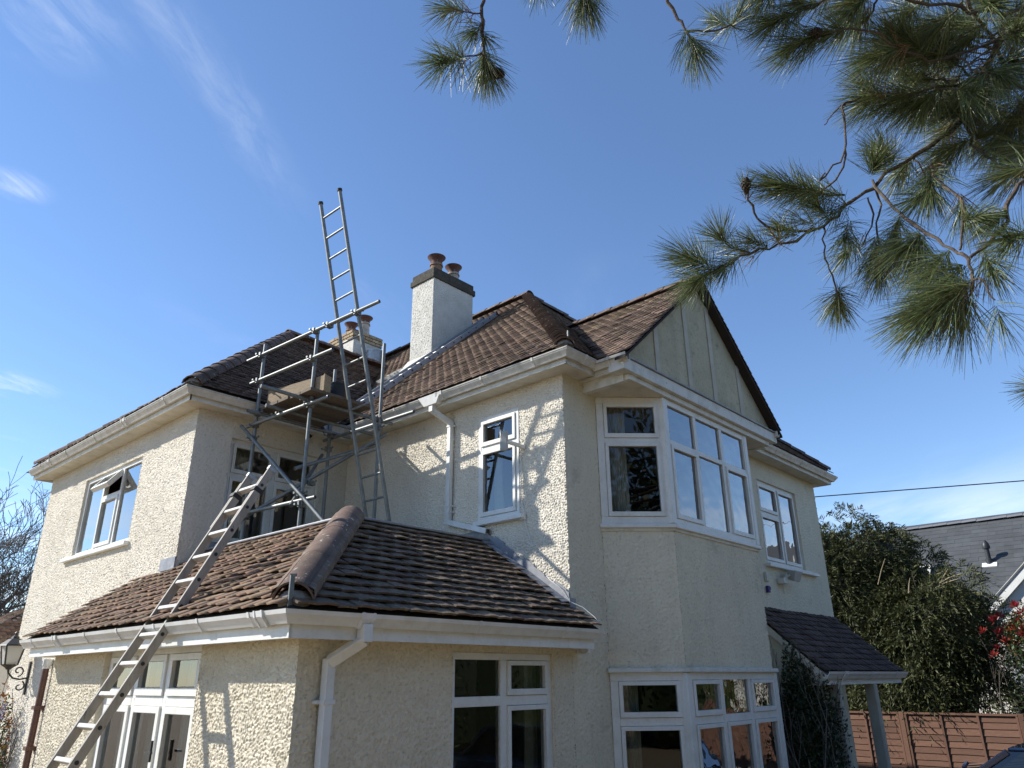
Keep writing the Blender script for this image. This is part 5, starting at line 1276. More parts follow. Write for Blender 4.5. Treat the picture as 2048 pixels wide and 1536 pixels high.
# ------------------------------------------------------------------ fence
FXX = 12.55; FT = 0.86
fence = thing('fence', (FXX, -1, G), 'reddish brown lap panel fence behind the porch and the parked car', 'fence')
def fence_panel(y0, y1):
    mb = MB(); mb.box(FXX - .05, FXX + .02, y0, y1, FT - .045, FT - .005); t_ = mb.build('fence_panel', 'fence_wood', fence)
    n = 10; h = (FT - .05 - G - .1) / n
    for i in range(n):
        z0_ = G + .1 + i * h; wob = random.gauss(0, .004)
        mb = MB(); N_ = 8; vs = []; fs = []
        for j in range(N_ + 1):
            yy = y0 + (y1 - y0) * j / N_; e = random.gauss(0, .003)
            vs += [(FXX - .022, yy, z0_ + e + wob), (FXX - .004, yy, z0_ + h + .02), (FXX + .004, yy, z0_ + h + .02), (FXX - .010, yy, z0_ + e + wob)]
        for j in range(N_):
            a = j * 4; fs += [(a, a + 4, a + 5, a + 1), (a + 1, a + 5, a + 6, a + 2), (a + 3, a + 2, a + 6, a + 7), (a, a + 3, a + 7, a + 4)]
        mb.add(vs, fs).build('slat', 'fence_wood', t_)
    for k in range(4):
        yy = y0 + .02 + (y1 - y0 - .04) * k / 3; mb = MB(); mb.box(FXX - .045, FXX - .024, yy - .02, yy + .02, G + .06, FT - .046); mb.build('batten', 'fence_wood', t_)
    mb = MB(); mb.box(FXX - .04, FXX + .015, y0, y1, G + .03, G + .10); mb.build('bottom_rail', 'fence_wood', t_)
ys = [5.2, 2.93, 0.66, -1.61, -3.88, -6.15, -8.42, -10.69, -12.96]
for a, b in zip(ys[:-1], ys[1:]): fence_panel(b + .06, a - .06)
for yy in ys: mb = MB(); mb.box(FXX - .055, FXX + .045, yy - .05, yy + .05, G, FT); mb.build('fence_post', 'fence_wood', fence, bevel=.006)

# ------------------------------------------------------------------ neighbour on the right with the slate roof
nh = thing('neighbour_house', (22, 0, G), 'neighbouring white house with a grey slate roof behind the conifers', 'house')
RX, RZ, ST = 22.0, 6.3, .93
ex = 18.3; ez = RZ - ST * (RX - ex)
mb = MB(); mb.box(ex + .25, RX + 3.4, -9, 9, G, ez - .02); mb.build('wall', 'neighbour_wall', nh)
mb = MB(); mb.poly([(ex, -9.2, ez - .02), (RX, -9.2, RZ - .02), (RX, 9.2, RZ - .02), (ex, 9.2, ez - .02)]); mb.poly([(RX + 3.7, -9.2, ez - .02), (RX, -9.2, RZ - .02), (RX, 9.2, RZ - .02), (RX + 3.7, 9.2, ez - .02)])
nroof = mb.build('roof', 'slate', nh)
vS = Vector((1, 0, ST)).normalized(); LS = (RX - ex) * math.hypot(1, ST)
tiles('slate', (ex, -2.6, ez + .0), (0, 1, 0), vS, 5.2, LS, .21, lambda P, s, t: -2.5 < P.y < 2.9 and P.x > 18.9, 'slate', nroof, tw=.47, single=300, camber=0, lift=.012, th=.008, jit=.5, t0=.84)
barrel((RX, -3, RZ + .03), (RX, 4, RZ + .03), .11, .45, 'ridge_tile', 'slate_ridge', nroof, n=5, cone=1.0, lap=.0)
vp = thing('vent_pipe', (20.05, -.3, 4.5), 'black vent pipe with cowl standing on the grey slate roof', 'vent pipe')
vx, vy = 20.35, -.32; vz = RZ - ST * (RX - vx)
mb = MB(); mb.lathe((vx, vy, vz), [(.10, -.1), (.10, .12), (.065, .14), (.065, .42), (.10, .43), (.11, .50), (.085, .60), (.03, .68)], 14); mb.build('pipe', 'black_plastic', vp, smooth=True)
mb = MB(); mb.obox((vx - .10, vy, vz - .07), Vector((.07, 0, .07 * ST)), (0, .20, 0), (-.01, 0, .016)); mb.build('flashing', 'white_trim', vp)
sk = thing('skylight', (19.6, 2.1, 4.2), 'roof window in the slate roof half hidden by the conifer', 'skylight')
c0 = Vector((20.0, 1.72, RZ - ST * 2.0)); nrm = Vector((-ST, 0, 1)).normalized()
mb = MB(); 
for a, b, la, lb_ in ((.5, 0, .04, .42), (-.5, 0, .04, .42), (0, .38, .5, .04), (0, -.38, .5, .04)): mb.obox(c0 + vS * a + Vector((0, b, 0)) + nrm * .05, vS * la, Vector((0, lb_, 0)), nrm * .05)
mb.build('frame', 'white_old', sk); mb = MB(); mb.obox(c0 + nrm * .04, vS * .47, Vector((0, .35, 0)), nrm * .01); mb.build('pane', 'black_plastic', sk)
# projecting gable of the neighbour
gy, gzt, gt = -3.2, 5.55, .93
mb = MB(); mb.prism([(17.5, -.55, G), (17.5, -5.85, G), (17.5, -5.85, gzt - gt * 2.65), (17.5, gy, gzt), (17.5, -.55, gzt - gt * 2.65)], (3.5, 0, 0)); mb.build('gable_wall', 'neighbour_wall', nh)
mb = MB(); mb.bar((17.42, -.28, gzt - gt * 2.92 + .10), (17.42, gy, gzt + .12), .10, .24, up=(0, 0, 1)); mb.bar((17.42, -6.1, gzt - gt * 2.9 + .10), (17.42, gy, gzt + .12), .10, .24, up=(0, 0, 1)); mb.build('bargeboard', 'white_trim', nh)
mb = MB()
for s_ in (1, -1):
    mb.hexa([(17.35, gy, gzt + .19), (21, gy, gzt + .19), (21, gy + s_ * 3.05, gzt + .19 - gt * 3.05), (17.35, gy + s_ * 3.05, gzt + .19 - gt * 3.05), (17.35, gy, gzt + .25), (21, gy, gzt + .25), (21, gy + s_ * 3.05, gzt + .25 - gt * 3.05), (17.35, gy + s_ * 3.05, gzt + .25 - gt * 3.05)])
mb.build('gable_roof', 'slate', nh)
# garage on the left
gg = thing('garage', (0, 15, G), 'low white garage with a brown tiled hipped roof at the far left', 'garage')
mb = MB(); mb.box(-2.2, 2.2, 13.25, 17, G, 2.25); mb.build('wall', 'neighbour_wall', gg)
mb = MB(); q = [(-2.5, 13, 2.3), (2.5, 13, 2.3), (2.5, 17.2, 2.3), (-2.5, 17.2, 2.3)]; tp = (0.1, 15, 3.72)
for a, b in zip(q, q[1:] + q[:1]): mb.poly([a, b, tp])
gr_ = mb.build('roof', 'underlay', gg)
tiles('tile', (-2.5, 13.03, 2.32), (1, 0, 0), Vector((0, 2.0, 1.42)), 5, 2.4, .11, lambda P, s, t: -2.45 + t * 1.05 < P.x < 2.45 - t * 1.05, 'tile_sun', gr_, tw=.17)
tiles('tile', (-2.47, 13.0, 2.32), (0, 1, 0), Vector((2.55, 0, 1.42)), 4.2, 2.8, .11, lambda P, s, t: 13.05 + t * .72 < P.y < 17.1 - t * .75, 'tile_sun', gr_, tw=.17)
mb = MB(); mb.box(-2.52, 2.5, 12.93, 13.0, 2.2, 2.31); mb.box(-2.6, -2.52, 12.93, 17, 2.2, 2.31); mb.build('gutter', 'gutter_white', gg)

# overhead wire
mb = MB(); P_ = [(12.0, 10.7, 6.45), (15.45, 2.68, 6.5), (17.5, -2.08, 6.5), (20.0, -7.9, 6.6)]
mb.path(P_, .016, 6); mb.build('overhead_wire', 'cable', None, label='thin black overhead wire crossing the sky at the right', cat='wire')

# ------------------------------------------------------------------ parked car, only a corner of its roof and screen shows
car = thing('car', (4.38, -3.58, G), 'dark blue car parked at the bottom right corner', 'car')
cxx = 4.38
CY0 = 1.62
def sect(y, zs_hw): y = y + CY0; return [(cxx + s_ * hw, y, G + z) for s_ in (-1,) for z, hw in zs_hw] + [(cxx + hw, y, G + z) for z, hw in reversed(zs_hw)]
prof = [(-2.95, [(.35, .60), (.55, .72), (.70, .68), (.74, .55)]), (-3.10, [(.25, .72), (.50, .84), (.72, .80), (.78, .62)]), (-3.6, [(.22, .80), (.50, .88), (.78, .84), (.86, .66)]), (-4.05, [(.22, .82), (.50, .89), (.85, .85), (.93, .70)]),
        (-5.5, [(.22, .82), (.50, .89), (.86, .86), (.93, .72)]), (-6.8, [(.22, .82), (.50, .89), (.87, .85), (.93, .70)]), (-7.1, [(.25, .76), (.50, .84), (.86, .78), (.92, .60)]), (-7.2, [(.35, .66), (.55, .74), (.85, .70), (.92, .5)])]
mb = MB(); k = 8
for y, zs_ in prof: mb.v += sect(y, zs_)
for i in range(len(prof) - 1):
    for j in range(k): a = i * k + j; b = i * k + (j + 1) % k; mb.f.append((a, b, b + k, a + k))
mb.f.append(tuple(range(k))); mb.f.append(tuple(reversed(range((len(prof) - 1) * k, len(prof) * k))))
mb.build('body', 'car_paint', car, smooth=True, bevel=.02)
def cab(y, z, hw): return [(cxx - hw, y + CY0, G + z), (cxx + hw, y + CY0, G + z)]
wb, wt, rb, rt = cab(-3.95, 0.92, .70), cab(-4.62, 1.37, .58), cab(-6.95, 0.92, .66), cab(-6.45, 1.37, .56)
mb = MB(); mb.add([*wt, *rt, *[(x, y, z + .04) for x, y, z in (wt[0], wt[1], rt[0], rt[1])]], [(0, 1, 3, 2), (4, 6, 7, 5), (0, 4, 5, 1), (1, 5, 7, 3), (3, 7, 6, 2), (2, 6, 4, 0)]); mb.build('roof', 'car_paint', car, bevel=.02)
mb = MB(); mb.add([wb[0], wb[1], wt[1], wt[0]], [(0, 1, 2, 3)]); mb.build('windscreen', 'glass_car', car)
mb = MB(); mb.add([rb[0], rb[1], rt[1], rt[0]], [(0, 1, 2, 3)]); mb.build('rear_window', 'glass_car', car)
for i in (0, 1):
    mb = MB(); mb.add([wb[i], rb[i], rt[i], wt[i]], [(0, 1, 2, 3)]); mb.build('side_window', 'glass_car', car)
    for a, b in ((wb[i], wt[i]), (rb[i], rt[i])): mb = MB(); mb.bar(a, b, .07, .06); mb.build('pillar', 'car_paint', car, bevel=.01)
    y_ = -5.55 + CY0; mb = MB(); s_ = (-1, 1)[i]; mb.bar((cxx + s_ * .71, y_, G + .92), (cxx + s_ * .58, y_, G + 1.37), .05, .06); mb.build('pillar', 'black_plastic', car)
    mb = MB(); mb.lathe((cxx + s_ * 1.0, -4.35 + CY0, G + .95), [(.02, -.10), (.085, -.05), (.09, .03), (.06, .07)], 12, axis='y'); mb.build('mirror', 'car_paint', car, smooth=True)
    mb = MB(); mb.obox((cxx + s_ * .62, -3.02 + CY0, G + .68), (.13, -.03 * s_, 0), (0, .04, 0), (0, 0, .07)); mb.build('headlight', 'frosted', car, bevel=.02)
    for y_ in (-3.75 + CY0, -6.35 + CY0):
        mb = MB(); mb.lathe((cxx + s_ * .86 - .1, y_, G + .32), [(.2, 0), (.31, .01), (.32, .05), (.32, .15), (.31, .19), (.2, .20)], 24, axis='x'); wh = mb.build('wheel', 'rubber', car, smooth=True)
        mb = MB(); mb.lathe((cxx + s_ * .86 - .1, y_, G + .32), [(.03, -.008), (.19, -.004), (.205, .0)], 18, axis='x'); mb.lathe((cxx + s_ * .86 + .1, y_, G + .32), [(.205, 0), (.19, .004), (.03, .008)], 18, axis='x'); mb.build('rim', 'alu', wh)
mb = MB(); mb.box(cxx - .6, cxx + .6, -5.0 + CY0, -4.85 + CY0, G + .6, G + 1.1); mb.box(cxx - .6, cxx + .6, -6.2 + CY0, -6.05 + CY0, G + .6, G + 1.12); mb.build('seat', 'black_plastic', car, bevel=.04)

def copy_thing(o_, loc, rz, label):
    r0 = o_.copy(); COL.objects.link(r0); r0.location = loc; r0.rotation_euler = (0, 0, rz); r0['label'] = label
    for ch in list(o_.children):
        c0 = ch.copy(); COL.objects.link(c0); c0.parent = r0
        for g in ch.children: g0 = g.copy(); COL.objects.link(g0); g0.parent = c0
    return r0
car['group'] = 'cars on the drive'
copy_thing(car, (9.4, -5.1, G), math.radians(82), 'second dark blue car beyond the right edge, mirrored in the lower bay panes')

# ------------------------------------------------------------------ pine reaching in over the camera
BR = [
([(-5.115,-3.721,4.257),(-5.107,-3.689,3.98),(-5.094,-3.673,3.831),(-5.063,-3.651,3.728),(-5.039,-3.625,3.693)],0.009,0.004),
([(-5.099,-3.677,3.836),(-5.141,-3.635,3.836),(-5.209,-3.63,3.807)],0.003,0.0024),
([(-5.053,-3.634,3.709),(-5.102,-3.624,3.666),(-5.184,-3.571,3.612)],0.0035,0.0024),
([(-4.642,-4.101,4.132),(-4.575,-4.142,3.963),(-4.521,-4.17,3.86),(-4.526,-4.188,3.802),(-4.496,-4.182,3.772)],0.007,0.003),
([(-4.51,-4.171,3.851),(-4.462,-4.243,3.836),(-4.392,-4.307,3.864)],0.004,0.003),
([(-3.492,-5.415,4.046),(-3.562,-5.111,3.994),(-3.553,-4.933,3.816),(-3.519,-4.834,3.673),(-3.627,-4.659,3.533),(-3.705,-4.533,3.434),(-3.745,-4.418,3.363),(-3.781,-4.314,3.281),(-3.849,-4.184,3.227),(-3.934,-4.059,3.19),(-4.011,-3.937,3.127),(-4.075,-3.878,3.082)],0.011,0.0032),
([(-3.783,-4.311,3.282),(-3.809,-4.228,3.283),(-3.899,-4.152,3.288),(-3.997,-4.125,3.326),(-4.097,-4.148,3.388)],0.005,0.004),
([(-3.937,-4.061,3.195),(-3.969,-4.015,3.216),(-3.998,-3.989,3.245)],0.0035,0.0025),
([(-3.955,-4.404,3.397),(-3.949,-4.379,3.378),(-3.929,-4.483,3.475),(-3.958,-4.512,3.607),(-3.941,-4.525,3.672),(-3.831,-4.625,3.72)],0.003,0.005),
([(-3.943,-4.526,3.674),(-3.978,-4.484,3.624),(-3.968,-4.438,3.597)],0.003,0.002),
([(-3.929,-4.483,3.475),(-3.894,-4.441,3.412),(-3.846,-4.342,3.394)],0.004,0.004),
([(-3.806,-4.42,3.365),(-3.846,-4.342,3.394),(-4,-4.244,3.392)],0.004,0.003),
([(-3.714,-4.508,3.441),(-3.792,-4.591,3.209),(-3.822,-4.659,3.077),(-3.862,-4.733,2.959),(-3.879,-4.773,2.891),(-3.896,-4.771,2.809),(-3.924,-4.759,2.746)],0.006,0.005),
([(-3.779,-4.312,3.276),(-3.779,-4.295,3.167),(-3.775,-4.309,3.061),(-3.737,-4.304,2.985)],0.004,0.003),
([(-3.701,-4.52,3.424),(-3.685,-4.497,3.296),(-3.673,-4.457,3.158)],0.005,0.003),
([(-3.772,-4.49,3.337),(-3.727,-4.48,3.26),(-3.698,-4.419,3.186)],0.004,0.003),
([(-3.882,-4.778,2.898),(-3.842,-4.831,2.942),(-3.814,-4.891,3.007),(-3.804,-4.921,3.098),(-3.671,-5,3.276),(-3.484,-5.246,3.54)],0.006,0.009),
([(-3.843,-4.832,2.945),(-3.841,-4.898,2.951),(-3.785,-4.947,2.957)],0.004,0.003),
([(-3.855,-4.753,2.95),(-3.852,-4.782,3.058),(-3.845,-4.792,3.15),(-3.788,-4.749,3.244),(-3.758,-4.718,3.378)],0.004,0.005),
([(-3.896,-4.77,2.809),(-3.935,-4.801,2.781),(-3.95,-4.821,2.695)],0.004,0.0025),
([(-3.56,-5.163,3.659),(-3.579,-5.029,3.685),(-3.69,-5.016,3.834),(-3.86,-4.944,4.029)],0.009,0.007),
([(-3.69,-5.016,3.834),(-3.788,-4.841,3.783),(-3.947,-4.731,3.802),(-4.106,-4.66,3.817),(-4.192,-4.544,3.809)],0.007,0.003),
([(-3.553,-4.933,3.816),(-3.744,-4.764,3.717),(-3.863,-4.647,3.684)],0.006,0.003),
([(-3.62,-5.198,3.905),(-3.759,-5.032,3.918),(-3.916,-4.87,3.937),(-4.093,-4.716,3.959),(-4.242,-4.506,3.922)],0.008,0.004),
([(-3.519,-4.834,3.673),(-3.568,-4.865,3.478),(-3.596,-4.923,3.339),(-3.647,-4.986,3.233)],0.006,0.004),
([(-3.627,-4.659,3.533),(-3.661,-4.68,3.406),(-3.72,-4.699,3.313)],0.004,0.003),
([(-3.253,-5.042,2.566),(-3.456,-4.883,2.523),(-3.561,-4.81,2.504)],0.006,0.003),
([(-4.871,-4.018,4.254),(-4.831,-3.942,4.068),(-4.805,-3.925,3.976)],0.006,0.003),
([(-4.997,-3.83,4.247),(-4.94,-3.814,4.077),(-4.908,-3.793,4.045)],0.006,0.003),
([(-4.068,-4.738,3.956),(-3.995,-4.684,3.961),(-3.966,-4.63,3.976)],0.0045,0.0028),
([(-3.562,-5.111,3.994),(-3.51,-5.088,4.088),(-3.5,-5.021,4.2)],0.0045,0.0028),
([(-3.558,-5.035,3.918),(-3.588,-4.95,3.994),(-3.618,-4.902,4.048)],0.0045,0.0028),
([(-3.86,-4.944,4.029),(-3.774,-4.901,4.116),(-3.713,-4.834,4.198)],0.0045,0.0028),
([(-3.774,-4.866,3.79),(-3.721,-4.853,3.849),(-3.713,-4.779,3.918)],0.0045,0.0028),
([(-3.544,-4.905,3.775),(-3.271,-4.852,3.877),(-3.029,-4.761,4.008)],0.0045,0.0028),
([(-3.539,-4.891,3.754),(-3.471,-4.784,3.842),(-3.443,-4.646,3.936)],0.0045,0.0028),
([(-3.69,-4.812,3.745),(-3.659,-4.76,3.779),(-3.6,-4.722,3.74)],0.0045,0.0028),
([(-3.529,-4.862,3.714),(-3.248,-4.842,3.806),(-2.96,-4.808,3.896)],0.0045,0.0028),
([(-3.562,-5.111,3.994),(-3.474,-5.02,4.108),(-3.412,-4.917,4.227)],0.0045,0.0028),
([(-3.562,-5.111,3.994),(-3.486,-5.091,4.039),(-3.397,-5.074,4.059)],0.0045,0.0028),
([(-3.519,-4.834,3.673),(-3.44,-4.795,3.747),(-3.384,-4.74,3.757)],0.0045,0.0028),
([(-3.539,-4.891,3.754),(-3.425,-4.915,3.786),(-3.323,-4.939,3.77)],0.0045,0.0028),
([(-3.76,-4.891,3.797),(-3.785,-4.923,3.685),(-3.829,-5.005,3.565)],0.0045,0.0028),
([(-3.557,-5.009,3.892),(-3.518,-4.867,4.021),(-3.426,-4.744,4.15)],0.0045,0.0028),
([(-3.811,-4.964,3.973),(-3.766,-4.884,3.963),(-3.716,-4.797,3.978)],0.0045,0.0028),
([(-3.562,-5.111,3.994),(-3.471,-5.055,4.118),(-3.414,-5.036,4.301)],0.0045,0.0028),
([(-3.544,-4.905,3.775),(-3.41,-4.813,3.843),(-3.329,-4.727,3.942)],0.0045,0.0028),
([(-3.581,-4.909,3.801),(-3.599,-4.872,3.875),(-3.62,-4.851,3.95)],0.0045,0.0028),
([(-3.526,-4.838,3.645),(-3.413,-4.86,3.632),(-3.285,-4.919,3.597)],0.0045,0.0028),
([(-3.542,-5.198,4.009),(-3.49,-5.172,4.072),(-3.476,-5.152,4.147)],0.0045,0.0028),
([(-3.549,-4.919,3.795),(-3.382,-4.854,3.881),(-3.222,-4.743,3.983)],0.0045,0.0028),
([(-3.532,-5.241,4.016),(-3.486,-5.257,4.072),(-3.441,-5.205,4.145)],0.0045,0.0028),
([(-3.662,-4.836,3.759),(-3.653,-4.797,3.832),(-3.625,-4.706,3.925)],0.0045,0.0028),
([(-3.556,-4.984,3.867),(-3.356,-4.923,3.911),(-3.164,-4.879,3.968)],0.0045,0.0028),
([(-3.558,-5.035,3.918),(-3.509,-4.879,4.088),(-3.487,-4.704,4.235)],0.0045,0.0028),
([(-3.557,-5.009,3.892),(-3.495,-4.817,4.048),(-3.397,-4.671,4.236)],0.0045,0.0028),
([(-3.556,-4.984,3.867),(-3.493,-4.883,3.937),(-3.433,-4.808,4.031)],0.0045,0.0028),
([(-3.557,-5.009,3.892),(-3.537,-4.924,3.996),(-3.54,-4.826,4.091)],0.0045,0.0028),
([(-3.552,-5.155,4.001),(-3.443,-5.126,4.138),(-3.258,-5.072,4.229)],0.0045,0.0028),
([(-3.571,-5.086,3.674),(-3.502,-5.035,3.627),(-3.414,-5.036,3.567)],0.0045,0.0028),
([(-3.558,-5.035,3.918),(-3.337,-4.894,4.054),(-3.109,-4.785,4.173)],0.0045,0.0028),
([(-3.879,-4.778,3.794),(-3.847,-4.745,3.825),(-3.802,-4.7,3.885)],0.0045,0.0028),
([(-3.674,-5.018,3.812),(-3.747,-5.04,3.796),(-3.798,-5.105,3.737)],0.0045,0.0028),
([(-3.635,-4.861,3.773),(-3.594,-4.798,3.85),(-3.583,-4.724,3.913)],0.0045,0.0028),
([(-3.559,-5.06,3.943),(-3.481,-4.92,4.076),(-3.44,-4.784,4.207)],0.0045,0.0028),
([(-3.549,-4.919,3.795),(-3.467,-4.89,3.83),(-3.389,-4.828,3.883)],0.0045,0.0028),
([(-3.717,-4.788,3.731),(-3.736,-4.882,3.637),(-3.772,-4.928,3.582)],0.0045,0.0028)]
